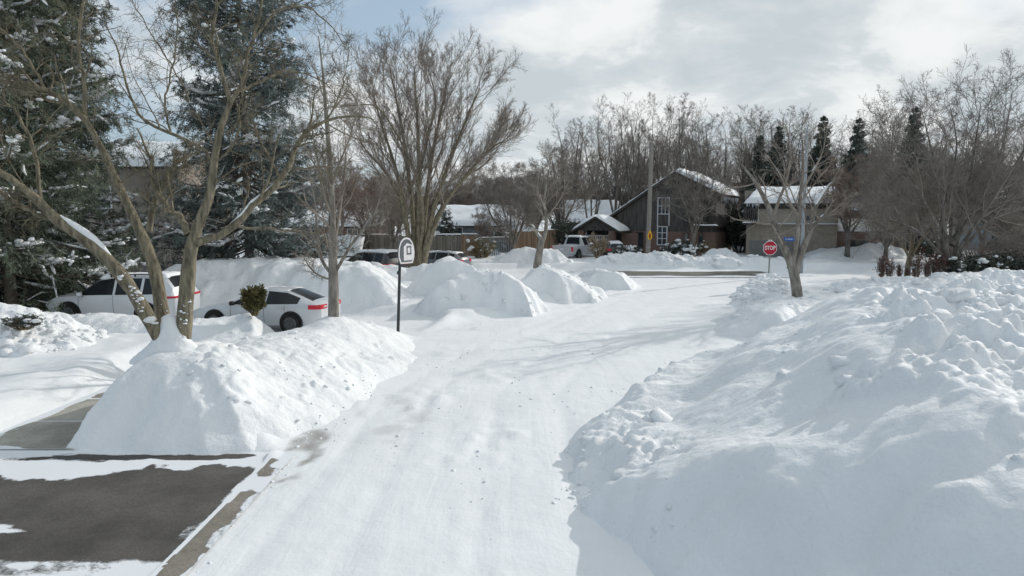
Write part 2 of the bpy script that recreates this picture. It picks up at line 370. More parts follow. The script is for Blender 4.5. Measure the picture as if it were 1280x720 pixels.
def bank(label, poly, ctrl, res=.06, soft=.35, namp=.12, nfreq=.9, lumps=0, lump_r=(.08, .3), lump_where=None, clod=0.0, seed=0, cat='snow bank', group=None, base=0.0, edge_n=.25, name='snow_bank', cap=None, blocks=(0, 0), block_r=(.1, .3), spread=.25):
    """poly: (x, y, slope of the side that starts at this corner); ctrl: (x, y, crest height)"""
    P = np.array(poly, float); x0, y0 = P[:, 0].min() - .3, P[:, 1].min() - .3; x1, y1 = P[:, 0].max() + .3, P[:, 1].max() + .3
    nx = int((x1 - x0) / res) + 2; ny = int((y1 - y0) / res) + 2
    X, Y = np.meshgrid(np.linspace(x0, x1, nx), np.linspace(y0, y1, ny))
    wx = X + fbm(X * .7, Y * .7, 3, seed + 200) * edge_n * 1.6; wy = Y + fbm(X * .7 + 40, Y * .7, 3, seed + 204) * edge_n * 1.6
    n = len(P); d = np.full(X.shape, 1e9)
    for i in range(n):
        ax, ay, s = P[i]; bx, by, _ = P[(i + 1) % n]
        ex, ey = bx - ax, by - ay; t = np.clip(((wx - ax) * ex + (wy - ay) * ey) / (ex * ex + ey * ey), 0, 1)
        d = np.minimum(d, np.hypot(wx - ax - ex * t, wy - ay - ey * t) * s)
    f = np.where(sdf(wx, wy, P) > 0, d, -d)
    num = 0; den = 0
    for cx, cy, h in ctrl:
        w = 1 / (np.hypot(X - cx, Y - cy) ** 2 + spread) ** (1.3 if spread < .5 else 1.9); num = num + w * h; den = den + w
    H = num / den
    k = soft
    h = np.clip(.5 + .5 * (H - f) / k, 0, 1); Z = H * (1 - h) + f * h - k * h * (1 - h)
    Z0 = Z.copy()
    body = sstep(0, .45, Z)
    Z = Z + body * (fbm(X * nfreq, Y * nfreq, 4, seed + 210) * namp + fbm(X * 3.3, Y * 3.3, 3, seed + 214) * namp * .28)
    if clod:
        msk = sstep(-.05, .3, fbm(X * .45, Y * .45, 2, seed + 220)) if lump_where is None else lump_where(X, Y)
        big = puff(X * 1.1 + .25 * fbm(X * 2, Y * 2, 2, seed + 236), Y * 1.1, 3, seed + 224) - .28
        Z = Z + body * msk * clod * (.10 * fbm(X * 8, Y * 8, 3, seed + 232) + .85 * big * (.35 + .9 * sstep(-.3, .4, fbm(X * .5, Y * .5, 2, seed + 238))) + .22 * (puff(X * 3.1, Y * 3.1, 2, seed + 228) - .3))
    rng = np.random.RandomState(seed + 3); placed = 0; tries = 0
    while placed < lumps and tries < lumps * 20:
        tries += 1
        cx = rng.uniform(x0, x1); cy = rng.uniform(y0, y1); i = int((cy - y0) / (y1 - y0) * (ny - 1)); j = int((cx - x0) / (x1 - x0) * (nx - 1))
        if Z0[i, j] < .08: continue
        if lump_where is not None and rng.rand() > lump_where(np.array([cx]), np.array([cy]))[0] + .08: continue
        r = lump_r[0] + (lump_r[1] - lump_r[0]) * rng.rand() ** 3; m_ = int(r * 1.6 / res) + 2
        sl = (slice(max(0, i - m_), i + m_ + 1), slice(max(0, j - m_), j + m_ + 1))
        gx, gy = X[sl] - cx, Y[sl] - cy; an = rng.uniform(0, PI); e = rng.uniform(.6, 1)
        qx = (gx * math.cos(an) + gy * math.sin(an)); qy = (-gx * math.sin(an) + gy * math.cos(an)) / e
        q = np.hypot(qx, qy) / r * (1 + .5 * fbm(X[sl] * 2.2 / r * .5, Y[sl] * 2.2 / r * .5, 2, placed % 50))
        top = Z0[i, j] + r * rng.uniform(.15, .6)
        bump_ = top - r * .8 * q ** 2.2
        Z[sl] = np.where(q < 1.25, np.maximum(Z[sl], np.maximum(bump_, Z[sl])), Z[sl]); placed += 1
    Z = Z + base
    gr = ground_z(X, Y)
    keep = (Z > gr - .15)
    fc = grid_faces(ny, nx); kf = keep.ravel()[fc].any(1); fc = fc[kf]
    used = np.unique(fc); re = np.full(nx * ny, -1); re[used] = np.arange(len(used))
    ox, oy = X.mean(), Y.mean()
    V = np.stack([X - ox, Y - oy, np.maximum(Z, gr - .2)], -1).reshape(-1, 3)[used]
    Q_ = re[fc]
    if sum(blocks):
        cs, ss = [], []
        for cnt, (ra, rb), pw in ((blocks[0], block_r, 2.2), (blocks[1], (.02, block_r[0]), 1.5)):
            got = 0
            for _ in range(cnt * 25):
                if got >= cnt: break
                cx = rng.uniform(x0, x1); cy = rng.uniform(y0, y1); i = int((cy - y0) / (y1 - y0) * (ny - 1)); j = int((cx - x0) / (x1 - x0) * (nx - 1))
                if Z[i, j] < gr[i, j] - .02: continue
                if lump_where is not None and rng.rand() > lump_where(np.array([cx]), np.array([cy]))[0] + .04: continue
                if fbm(np.array([cx * .9]), np.array([cy * .9]), 2, seed + 260)[0] < rng.uniform(-.35, .15): continue
                r = ra + (rb - ra) * rng.rand() ** pw
                cs.append((cx - ox, cy - oy, Z[i, j] + r * rng.uniform(-.45, .12))); ss.append(r); got += 1
        cv, cq = chunks(rng, np.array(cs), np.array(ss)); Q_ = np.concatenate([Q_, cq + len(V)]); V = np.concatenate([V, cv])
    me = mesh_np(name, V, quads=Q_)
    o = link(name, me, M['snow'], loc=(ox, oy, 0)); tag(o, label, cat, group)
    BANKS.append((x0, x1, y0, y1, X[0], Y[:, 0], Z))
    return o
BANKS = []
def top_z(x, y):
    z = gz(x, y)
    for x0, x1, y0, y1, xs, ys, Z in BANKS:
        if x0 <= x <= x1 and y0 <= y <= y1:
            z = max(z, Z[min(len(ys) - 1, int(round((y - y0) / (y1 - y0) * (len(ys) - 1)))), min(len(xs) - 1, int(round((x - x0) / (x1 - x0) * (len(xs) - 1))))])
    return float(z)
# boulevard bank under the tree, nearest on the left
bank('long snow bank left of the street with the forked bare tree growing out of it',
     [(-7.75, 11.15, 1.0), (-7.2, 11.0, 1.0), (-5.0, 10.95, .8), (-4.25, 11.2, .7), (-3.75, 12.0, .6), (-3.3, 14.5, .5), (-2.7, 19.2, .5), (-2.9, 21.6, .5), (-4.5, 22.3, .9), (-7.0, 22.4, .9), (-7.95, 17, 1.7), (-8.0, 13, 2.2)],
     [(-6.75, 13.3, 1.5), (-7.2, 13.2, 1.4), (-6.2, 12.9, 1.4), (-7.2, 12, .95), (-5.6, 12.4, 1.15), (-4.6, 13.5, .95), (-6.9, 16, .8), (-6.0, 16, 1.0), (-5, 17, 1.05), (-5.1, 19.8, 1.15), (-4.0, 19.3, 1.12), (-4.2, 16, .9), (-6.9, 19.5, .45), (-6.2, 18.3, .75), (-6.0, 21, .55), (-7.2, 21.2, .3)],
     res=.04, soft=.42, namp=.08, nfreq=.8, lumps=70, lump_r=(.05, .2), clod=.26, blocks=(22, 30), block_r=(.04, .13), seed=1, edge_n=.2,
     lump_where=lambda X, Y: sstep(-6.1, -5.2, X + .35 * (Y - 11.5)) * sstep(11.1, 11.7, Y) * sstep(19, 15, Y) * .9)
# big plough pile, right foreground
crest = lambda X, Y: np.interp(Y, [2, 6, 9, 12, 16, 21], [3.6, 4.3, 5.2, 6.2, 7.8, 10])
bank('huge lumpy plowed snow pile filling the right foreground',
     [(2.3, 1.5, 1.1), (1.9, 6.5, 1.1), (1.0, 9.4, .9), (.75, 11.6, .75), (1.8, 13.6, .9), (2.8, 15.4, .9), (4.3, 17.1, .9), (6.5, 18.7, .85), (8.9, 19.2, .9), (14, 21.5, .7), (27, 22, .6), (27, 1.5, .6)],
     [(3.7, 5.0, 1.95), (4.3, 6.6, 2.35), (4.8, 8.0, 2.42), (5.2, 9.3, 2.46), (5.5, 10.7, 2.5), (6.2, 12.5, 2.46), (7.1, 14.5, 2.42), (8.0, 16.2, 2.3), (1.3, 9.6, .1), (2.0, 9.6, .3), (1.5, 11.6, .15), (2.2, 11.6, .25), (2.3, 12.8, .3), (2.6, 10.5, .55), (3.0, 12.4, .45), (3.6, 14, .5), (4.2, 15.4, .45), (5.4, 16.6, .7), (9.6, 17.2, 2.1), (7.1, 17.3, 1.2), (9.2, 18.6, 1.1), (6.5, 8, 2.3), (7, 5, 2.0), (10, 12, 2.1), (12, 17, 2.1), (16, 18, 2.2), (14, 11, 1.85), (22, 16, 2.1), (20, 8, 1.9), (3.1, 7.3, 1.25), (2.7, 5.5, 1.1), (3.6, 9.6, 1.3), (4.0, 11.2, 1.3), (4.8, 13, 1.4), (5.7, 14.6, 1.5), (3.2, 8.6, 1.1)],
     res=.045, soft=.3, namp=.11, nfreq=.9, lumps=200, lump_r=(.08, .42), clod=.75, blocks=(520, 1900), block_r=(.06, .32), spread=1.1, seed=2, edge_n=.3,
     lump_where=lambda X, Y: np.clip(sstep(-.3, .8, X - crest(X, Y)) + .9 * sstep(.12, .4, fbm(X * .6, Y * .6, 2, 240)) * sstep(-2.4, -.6, X - crest(X, Y)) + sstep(2.9, 2.0, X - .4 * np.maximum(0, Y - 13)) * sstep(8.5, 9.5, Y) * .9, 0, 1))
# bank around the right boulevard tree
bank('low plowed bank around the bare tree near the stop sign',
     [(6.6, 22.4, 1.2), (8.7, 21.4, 1.2), (10.9, 22.4, 1.2), (12.6, 25.5, .8), (13.6, 31, .6), (15.5, 38.5, .5), (14.6, 40.8, .5), (12.4, 37, .5), (10.2, 31.5, .5), (9.1, 27.5, .45), (7.6, 25.4, .5)],
     [(8.6, 22.8, .85), (9.6, 23, .95), (10, 25, .85), (11, 27, .65), (11, 30, .9), (12, 33, .8), (13.8, 37.5, .7), (8, 22.5, .7)], res=.07, soft=.35, namp=.16, lumps=80, lump_r=(.08, .28), clod=.4, blocks=(150, 500), block_r=(.07, .26), seed=3,
     lump_where=lambda X, Y: sstep(27, 30, Y) * .9 + .15)
bank('rounded shovelled snow mound in front, by the basketball hoop',
     [(-4.2, 26.9, 2.6), (.9, 26.5, 2.0), (1.5, 28.2, 1.1), (.6, 30.5, 1.4), (-1.5, 31.2, 1.4), (-3.8, 29.5, 1.5)],
     [(-1.3, 28.4, 1.88), (-2.2, 28.2, 1.55), (-3.3, 28.0, .95), (-.5, 28.4, 1.82), (.4, 28.2, 1.1), (-1, 29.6, 1.6)], res=.06, soft=.8, namp=.14, lumps=30, clod=.25, blocks=(40, 150), block_r=(.05, .16), seed=4, edge_n=.3)
bank('pointed snow mound with a shaded face behind the basketball hoop',
     [(-5.2, 30.2, 2.6), (-.9, 30.2, 2.2), (-.6, 32.5, 1.1), (-2, 35, 1.3), (-5.4, 34.6, 1.1)],
     [(-3.8, 32.2, 2.05), (-2.4, 32.0, 2.1), (-4.7, 32.4, 1.5), (-1.4, 32, 1.5), (-3, 34, 1.7)], res=.08, soft=.75, namp=.16, lumps=20, seed=5)
bank('snow mound under the cut-off tree trunk at the bend of the street',
     [(-.6, 30.8, 2.6), (2.4, 30.3, 2.2), (4.2, 31.4, 1.0), (4.9, 33.5, .6), (3.4, 35.6, .9), (.2, 34.8, 1.1)],
     [(1.3, 32.2, 1.72), (.3, 32.4, 1.55), (2.6, 32.4, 1.2), (1, 34, 1.4), (3.6, 32.4, .75)], res=.07, soft=.65, namp=.16, lumps=30, clod=.25, blocks=(40, 120), block_r=(.05, .18), seed=6)
bank('small snow mound at the street corner, beyond the cut-off trunk',
     [(3.6, 36.3, 1.3), (6.2, 35.8, .9), (7.2, 38, .5), (6.6, 40.8, .6), (3.6, 40.6, .8)],
     [(4.6, 38, 1.2), (5.6, 37.6, .95), (6.2, 39.3, .6)], res=.08, soft=.35, namp=.15, lumps=25, clod=.15, seed=7)
bank('broad snow bank behind the white sedan and its driveway',
     [(-17, 27.2, 1.0), (-8.5, 26.9, 1.1), (-4.4, 27.3, 1.0), (-4.1, 30, 1.0), (-5, 34.6, .8), (-12, 36, .7), (-17, 36, .7)],
     [(-9, 30.5, 2.0), (-11, 31, 1.9), (-14, 31, 1.9), (-7, 29.8, 1.75), (-5.4, 30.5, 1.75), (-6, 32.5, 1.6), (-10, 34, 1.5)], res=.09, soft=.5, namp=.28, nfreq=.6, lumps=60, lump_r=(.1, .35), clod=.28, seed=8)
bank('snow heaped in front of the parked white cars, cut square beside the sedan wheel',
     [(-16.5, 20.2, .6), (-9.6, 20.0, .5), (-7.7, 20.4, 1.0), (-7.55, 22.35, 3.0), (-10, 22.8, 1.6), (-16.5, 23.2, 1.2)],
     [(-14, 21.8, .7), (-11, 21.8, .5), (-9.4, 21.8, .62), (-8, 21.8, 1.0)], res=.06, soft=.25, namp=.14, lumps=60, lump_r=(.05, .2), clod=.15, seed=9)
bank('lumpy snow heap burying a shrub at the left edge',
     [(-16.5, 16.2, .7), (-12.2, 16.8, .55), (-10.4, 18.2, .5), (-11.5, 20.6, .8), (-16.5, 21, .7)],
     [(-13.8, 18.6, 1.5), (-14.8, 18.8, 1.65), (-12.5, 18.7, 1.05), (-11.3, 18.8, .7)], res=.05, soft=.4, namp=.22, nfreq=1.1, lumps=50, lump_r=(.08, .3), clod=.4, blocks=(70, 200), block_r=(.08, .26), seed=10)
bank('plowed ridge along the far side of the cross street below the wooden pole',
     [(5.5, 50.0, .9), (18.5, 49.6, .9), (21.5, 50.5, .6), (20, 53.5, .5), (11, 54.5, .5), (5.2, 53.8, .6)],
     [(8, 51.8, 1.0), (11, 51.6, .95), (14, 51.4, .8), (17.5, 51.6, .8), (19.5, 51.6, .7)], res=.11, soft=.4, namp=.28, lumps=60, lump_r=(.12, .4), clod=.4, blocks=(120, 250), block_r=(.1, .35), seed=11)
bank('snow heaps on the corner lawn in front of the wooden fence',
     [(-2.2, 50.5, .9), (2.6, 50.2, .9), (5.2, 50.8, .7), (4.6, 55, .6), (-2, 55, .6)],
     [(.6, 52.3, 1.5), (-.8, 52.6, .9), (3.6, 52.2, 1.15)], res=.12, soft=.4, namp=.3, lumps=25, lump_r=(.12, .4), clod=.3, seed=12)
bank('long low snow ridge along the far curb by the parked cars at left',
     [(-19, 35.9, .8), (-6, 35.7, .8), (-1.2, 36.5, .8), (-.8, 38.9, .7), (-6, 39.3, .7), (-19, 39.4, .7)],
     [(-15, 37.5, 1.35), (-10, 37.4, 1.3), (-7, 37.5, 1.4), (-3.5, 37.6, 1.3)], res=.12, soft=.4, namp=.28, lumps=30, lump_r=(.12, .4), clod=.25, seed=13)
bank('snow bank beside the grey garage door of the tan house',
     [(14.8, 55.2, .7), (19.2, 54.6, .7), (19.4, 57, .9), (17.5, 58.2, .7), (14.8, 58, .7)], [(17.6, 56.4, 1.5), (16.3, 56.5, 1.4)], res=.12, soft=.4, namp=.2, seed=14)
bank('snow bank on the lawn right of the garage, around the trunk of the brown-twigged tree',
     [(22.6, 53.8, .6), (31, 53.5, .6), (35, 56, .5), (33, 61, .5), (24, 60.5, .5)], [(25, 56, 1.1), (30.5, 56.6, 1.7), (28, 57, 1.2)], res=.14, soft=.4, namp=.25, seed=15)
bank('rolling snow bank along the right-hand lawn below the shrub row',
     [(13.6, 31, .4), (22, 27.5, .4), (36, 27, .4), (36, 35, .5), (24, 36.5, .4), (16, 36.5, .35)], [(18, 33, .8), (23, 31, 1.2), (28, 30, 1.5), (33, 31, 1.5), (24, 34.5, .9)], res=.09, soft=.4, namp=.26, nfreq=.6, lumps=60, lump_r=(.1, .4), clod=.5, blocks=(200, 400), block_r=(.1, .35), seed=16)

# crumbs of snow strewn over the street and along the shovelled edges
def crumbs():
    rng = np.random.RandomState(77); cs = []; ss = []
    def cluster(n, cx, cy, sx, sy, r0, r1, rot=0):
        n = max(1, int(n * .4))
        for _ in range(n):
            a, b = rng.normal(0, sx), rng.normal(0, sy); x = cx + a * math.cos(rot) - b * math.sin(rot); y = cy + a * math.sin(rot) + b * math.cos(rot)
            r = r0 + (r1 - r0) * rng.rand() ** 2.5; r *= 1.0; cs.append((x, y, top_z(x, y) + r * rng.uniform(-.45, .0))); ss.append(r)
    for (px, py, n, sx, sy) in [(770, 490, 130, .55, .35), (700, 505, 50, .4, .4), (850, 478, 60, .6, .3), (640, 480, 30, .5, .5), (560, 520, 40, .25, 1.0), (600, 600, 40, .2, 1.0), (480, 560, 30, .25, .8), (545, 455, 50, .4, .5), (600, 440, 30, .7, .4), (720, 560, 60, .15, .5), (720, 620, 60, .15, .4), (820, 680, 40, .2, .3), (460, 490, 60, .15, .5), (420, 540, 50, .15, .5), (700, 440, 40, 1.0, .5), (860, 455, 50, .8, .25), (560, 405, 30, .6, .4)]:
        p = G(px, py); cluster(n, p.x, p.y, sx, sy, .01, .055)
    for _ in range(260):
        x = rng.uniform(-7.6, -4.2); cluster(1, x, 10.72 + rng.normal(0, .12), .02, .02, .01, .05)
    for _ in range(200):
        y = rng.uniform(4, 13); cluster(1, -3.72 + rng.normal(0, .1), y, .02, .02, .01, .045)
    for _ in range(160):
        cluster(1, rng.uniform(-8, -4.2), rng.uniform(7, 10.3), .02, .02, .006, .022)
    v, q = chunks(rng, np.array(cs), np.array(ss), 8, 5)
    o = link('snow_crumbs', mesh_np('snow_crumbs', v, quads=q), M['snow']); tag(o, 'loose crumbs of snow strewn over the street and the driveway edge', 'snow crumbs', kind='stuff')
crumbs()
# ------------------------------------------------------------------ tubes and growth
def tubes(P, R, k):
    """P [N,n,3], R [N,n] -> verts, quads"""
    N_, n, _ = P.shape
    T = np.gradient(P, axis=1); T /= np.linalg.norm(T, axis=2, keepdims=True) + 1e-9
    mean = T.mean(1); ref = np.where(np.abs(mean[:, 2:3]) > .8, np.array([[1., .13, 0]]), np.array([[.05, .1, 1.]]))[:, None, :]
    A = np.cross(T, np.broadcast_to(ref, T.shape)); A /= np.linalg.norm(A, axis=2, keepdims=True) + 1e-9
    B = np.cross(T, A)
    an = np.arange(k) * 2 * PI / k
    V = P[:, :, None, :] + R[:, :, None, None] * (A[:, :, None, :] * np.cos(an)[None, None, :, None] + B[:, :, None, :] * np.sin(an)[None, None, :, None])
    base = (np.arange(N_) * n * k)[:, None, None]; j = (np.arange(n - 1) * k)[None, :, None]; i = np.arange(k)[None, None, :]; i2 = (np.arange(k) + 1) % k
    i2 = i2[None, None, :]
    q = np.stack([base + j + i, base + j + i2, base + j + k + i2, base + j + k + i], -1).reshape(-1, 4)
    return V.reshape(-1, 3), q
def merge(parts):
    Vs, Qs, o = [], [], 0
    for v, q in parts:
        Vs.append(v); Qs.append(q + o); o += len(v)
    return np.concatenate(Vs), np.concatenate(Qs)
def resample(pts, rad, n):
    """smooth polyline through control points (Catmull-Rom)"""
    p = np.array([tuple(a) for a in pts], float); r = np.array(rad, float)
    m = len(p); t = np.linspace(0, m - 1, n); out = np.zeros((n, 3)); i = np.clip(t.astype(int), 0, m - 2); f = (t - i)[:, None]
    p0 = p[np.maximum(i - 1, 0)]; p1 = p[i]; p2 = p[i + 1]; p3 = p[np.minimum(i + 2, m - 1)]
    out = .5 * (2 * p1 + (p2 - p0) * f + (2 * p0 - 5 * p1 + 4 * p2 - p3) * f ** 2 + (3 * p1 - p0 - 3 * p2 + p3) * f ** 3)
    return out, np.interp(t, np.arange(m), r)
def spawn(rng, P, R, per, t0, t1, ang, lr, rr, n=5, wob=.12, up=.05, angsd=.2, taper=.35, shrink=.5, rmin=.0025, perlen=None, lmin=.15, lmax=99, az0=None):
    N_, m, _ = P.shape
    seg = np.linalg.norm(np.diff(P, axis=1), axis=2); L = seg.sum(1)
    cnt = np.full(N_, per) if perlen is None else np.maximum(1, np.round(L * perlen + rng.uniform(-.5, .5, N_)).astype(int))
    idx = np.repeat(np.arange(N_), cnt); kk = np.concatenate([np.arange(c) for c in cnt]) if len(cnt) else np.array([], int)
    t = t0 + (t1 - t0) * (kk + rng.rand(len(idx))) / cnt[idx]
    ft = t * (m - 1); i = np.minimum(ft.astype(int), m - 2); f = (ft - i)[:, None]
    pos = P[idx, i] * (1 - f) + P[idx, i + 1] * f; T = P[idx, i + 1] - P[idx, i]; T /= np.linalg.norm(T, axis=1, keepdims=True) + 1e-9
    rad = R[idx, i] * (1 - f[:, 0]) + R[idx, i + 1] * f[:, 0]
    ref = np.where(np.abs(T[:, 2:3]) > .9, np.array([[1., 0, 0]]), np.array([[0, 0, 1.]]))
    A = np.cross(T, ref); A /= np.linalg.norm(A, axis=1, keepdims=True); B = np.cross(T, A)
    az = kk * 2.4 + rng.uniform(0, 6.28, N_)[idx] + rng.normal(0, .5, len(idx))
    a = ang + rng.normal(0, angsd, len(idx))
    D = T * np.cos(a)[:, None] + (A * np.cos(az)[:, None] + B * np.sin(az)[:, None]) * np.sin(a)[:, None]
    ln = np.clip(L[idx] * lr * (1 - shrink * (t - t0) / max(1e-6, 1 - t0)) * rng.uniform(.65, 1.3, len(idx)), lmin, lmax)
    r0 = np.maximum(rad * rr * rng.uniform(.75, 1.1, len(idx)), rmin)
    Q = np.zeros((len(idx), n, 3)); Q[:, 0] = pos; st = (ln / (n - 1))[:, None]
    for s in range(1, n):
        D = D + rng.normal(0, wob, D.shape) + np.array([0, 0, up]); D /= np.linalg.norm(D, axis=1, keepdims=True)
        Q[:, s] = Q[:, s - 1] + D * st
    S = r0[:, None] * np.linspace(1, taper, n)[None, :]
    return Q, np.maximum(S, rmin * .7)
def stack1(lines, n):
    P = []; R = []
    for pts, rad in lines:
        p, r = resample(pts, rad, n); P.append(p); R.append(r)
    return np.array(P), np.array(R)
def limb_snow(rng, P, R, frac=.4, maxslope=.75, seed=0):
    """strips of snow lying along the upper side of limbs"""
    out = []
    for p, r in zip(P, R):
        n = len(p); T = np.gradient(p, axis=0); T /= np.linalg.norm(T, axis=1, keepdims=True)
        i = 0
        while i < n - 3:
            ln = rng.randint(3, 7); s = slice(i, min(n, i + ln))
            if abs(T[s, 2]).mean() < maxslope and rng.rand() < frac and r[s].mean() > .008 and s.stop - s.start >= 3:
                c = p[s].copy(); rr = r[s] * rng.uniform(.55, .9); c[:, 2] += r[s] * .75
                m = len(c); prof = np.sin(np.linspace(.15, PI - .15, m)) ** .6
                out.append((c, rr * prof))
            i += ln
    if not out: return None
    parts = []
    for c, r in out: parts.append(tubes(c[None], r[None], 6))
    return merge(parts)
def add_tree(label, loc, trunk, crown, mt, mc, snow=None, group=None, name='bare_tree', cat='tree', rz=0, scale=1):
    o = empty(name, loc, rz, label, cat, group); o.scale = (scale,) * 3
    link('trunk', trunk, mt, o); link('crown', crown, mc, o)
    if snow is not None: link('snow_cover', snow, M['snow_cap'], o)
    return o
def mk(name, vq): return mesh_np(name, vq[0], quads=vq[1])

def tree_proto(seed, H, trunk_h, stems, spread, r0, levels, name, up0=.04, lean=.0, limbs=None, snowfrac=0):
    """generic bare tree: trunk splitting into stems, then levels of finer branching"""
    rng = np.random.RandomState(seed)
    lines = []; tk = [((0, 0, -.4), (rng.normal(0, .03), rng.normal(0, .03), trunk_h * .5), (rng.normal(0, .06), rng.normal(0, .06), trunk_h))]
    tr = [(r0 * 1.25, r0 * 1.0, r0 * .9)]
    base = np.array(tk[0][2])
    for i in range(stems):
        az = 2 * PI * i / stems + rng.uniform(-.4, .4); s = spread * rng.uniform(.55, 1.15) if i else spread * .25
        h = H - trunk_h; hh = h * rng.uniform(.8, 1.0)
        pts = [base - np.array([0, 0, .15 * trunk_h])]
        dirv = np.array([math.cos(az), math.sin(az), 0])
        for f in (.22, .45, .7, 1.0):
            pts.append(base + dirv * (hh * s * (f ** .85)) + np.array([rng.normal(0, .03) * h * f, rng.normal(0, .03) * h * f, hh * f * (1 - .12 * s)]))
        rs = r0 * (.78 if stems < 4 else .6) * rng.uniform(.8, 1)
        lines.append((pts, [rs, rs * .85, rs * .6, rs * .36, rs * .1]))
    P0, R0 = stack1(lines, 14); PT, RT = stack1([(tk[0], tr[0])], 6)
    tparts = [tubes(PT, RT, 10), tubes(P0, R0, 8)]
    cparts = []; P, R = P0, R0; sn = [(P0, R0)]
    for li, lv in enumerate(levels):
        P, R = spawn(rng, P, R, **lv)
        if li < 2: sn.append((P, R))
        cparts.append(tubes(P, R, 5 if li == 0 else (4 if li == 1 else 3)))
    snow = None
    if snowfrac:
        ss = [limb_snow(rng, p, r, snowfrac) for p, r in sn]; ss = [s for s in ss if s is not None]
        if ss: snow = mk(name + '_snow', merge(ss))
    return mk(name + '_trunk', merge(tparts)), mk(name + '_crown', merge(cparts)), snow

# ------------------------------------------------------------------ forked boulevard tree, front left
def px_limb(pts, Y0, r):
    """control points (px, py, metres behind Y0)"""
    return [W(a, b, Y0 + c) for a, b, c in pts], r
rng = np.random.RandomState(21)
FT = (-6.75, 13.4)
L = []
L.append(px_limb([(226, 475, -.1), (229, 420, 0), (233, 370, .0), (238, 315, .0), (247, 283, .1), (262, 245, .2), (268, 200, .2), (276, 160, .2), (288, 128, .3)], 13.4, [.175, .175, .165, .145, .115, .098, .082, .07, .058]))
L.append(px_limb([(214, 455, .3), (204, 400, .3), (195, 345, .4), (182, 305, .4), (165, 268, .4), (148, 232, .3), (128, 188, .2), (108, 152, .1)], 13.5, [.165, .155, .14, .12, .10, .085, .07, .058]))
L.append(px_limb([(214, 450, 0), (184, 395, -.1), (156, 350, -.3), (118, 308, -.5), (72, 275, -.7), (42, 246, -.9), (5, 218, -1.2), (-60, 180, -1.5)], 13.3, [.16, .145, .135, .125, .105, .085, .065, .04]))
main = list(L)
S2 = []
S2.append(px_limb([(246, 303, 0), (262, 298, .1), (285, 288, .3), (312, 262, .5), (340, 237, .8), (360, 212, 1.0), (368, 186, 1.2), (384, 164, 1.4), (408, 151, 1.6), (440, 145, 1.8), (468, 150, 2.0)], 13.4, [.11, .105, .10, .095, .088, .08, .07, .058, .045, .03, .012]))
S2.append(px_limb([(236, 292, 0), (226, 274, .1), (212, 262, .2), (200, 248, .3), (190, 226, .4), (188, 200, .6), (172, 160, .7)], 13.4, [.095, .09, .08, .065, .05, .04, .02]))
S2.append(px_limb([(187, 290, .4), (191, 262, .4), (201, 232, .5), (217, 208, .6), (232, 196, .8), (250, 190, 1.0)], 13.4, [.09, .085, .08, .065, .04, .02]))
S2.append(px_limb([(265, 205, .2), (252, 185, .3), (215, 168, .4), (180, 150, .5), (164, 122, .6), (152, 85, .7), (143, 52, .8), (120, 10, .9)], 13.4, [.05, .048, .043, .04, .034, .028, .02, .01]))
S2.append(px_limb([(104, 148, .1), (106, 105, .1), (98, 60, .0), (101, 22, -.1), (108, -30, -.2), (100, -80, -.3)], 13.5, [.06, .052, .045, .04, .03, .012]))
S2.append(px_limb([(108, 152, .1), (85, 130, .0), (62, 116, -.2), (30, 105, -.4), (-5, 100, -.6), (-60, 90, -.9)], 13.5, [.085, .08, .072, .06, .05, .03]))
S2.append(px_limb([(60, 115, -.2), (45, 90, -.2), (25, 60, -.3), (5, 40, -.3), (-30, 10, -.4)], 13.5, [.045, .04, .03, .025, .012]))
S2.append(px_limb([(72, 275, -.6), (48, 268, -.7), (18, 252, -.9), (-15, 230, -1.2)], 13.3, [.075, .07, .06, .04]))
S2.append(px_limb([(50, 252, -.8), (46, 205, -.8), (36, 168, -.9), (18, 138, -1), (0, 122, -1.1), (-30, 90, -1.2)], 13.3, [.05, .046, .04, .034, .028, .012]))
S2.append(px_limb([(288, 128, .3), (276, 85, .3), (266, 45, .3), (272, -10, .4), (262, -70, .4)], 13.4, [.065, .055, .045, .035, .012]))
S2.append(px_limb([(288, 130, .3), (304, 100, .4), (312, 60, .5), (326, 15, .6), (330, -50, .8)], 13.4, [.06, .052, .045, .035, .012]))
S2.append(px_limb([(296, 115, .4), (322, 105, .7), (348, 92, 1.0), (372, 90, 1.3), (400, 100, 1.6), (425, 125, 1.8)], 13.4, [.04, .036, .03, .024, .017, .009]))
S2.append(px_limb([(316, 50, .5), (345, 15, .8), (380, 8, 1.1), (412, 30, 1.4), (432, 60, 1.6)], 13.4, [.034, .03, .025, .018, .008]))
S2.append(px_limb([(408, 151, 1.6), (420, 128, 1.7), (430, 100, 1.9), (436, 62, 2.0)], 13.4, [.026, .022, .016, .008]))
S2.append(px_limb([(368, 186, 1.2), (386, 178, 1.0), (400, 190, .8), (410, 215, .7)], 13.4, [.028, .022, .016, .008]))
S2.append(px_limb([(214, 168, .4), (206, 130, .3), (214, 90, .3), (222, 40, .3), (216, -20, .2)], 13.4, [.03, .026, .022, .017, .008]))
S2.append(px_limb([(268, 200, .2), (285, 190, -.1), (298, 165, -.3), (300, 130, -.5), (312, 90, -.7)], 13.4, [.036, .032, .027, .02, .01]))
S2.append(px_limb([(236, 128, .5), (226, 100, .5), (206, 70, .4), (182, 30, .3), (160, -10, .2)], 13.4, [.022, .02, .017, .013, .007]))
P0, R0 = stack1(main, 26); R0 = R0 * .9; P1, R1 = stack1(S2, 20); R1 = R1 * .74
R0 = R0 * (1 + .10 * np.sin(np.arange(26) * 1.9)[None] * rng.uniform(.3, 1, (3, 1)))
P1 = P1 + rng.normal(0, .012, P1.shape)
org = np.array([FT[0], FT[1], 0.])
loc = lambda P: P - org
PA, RA = np.concatenate([P0[:, ::1][:, :26]], 0), R0
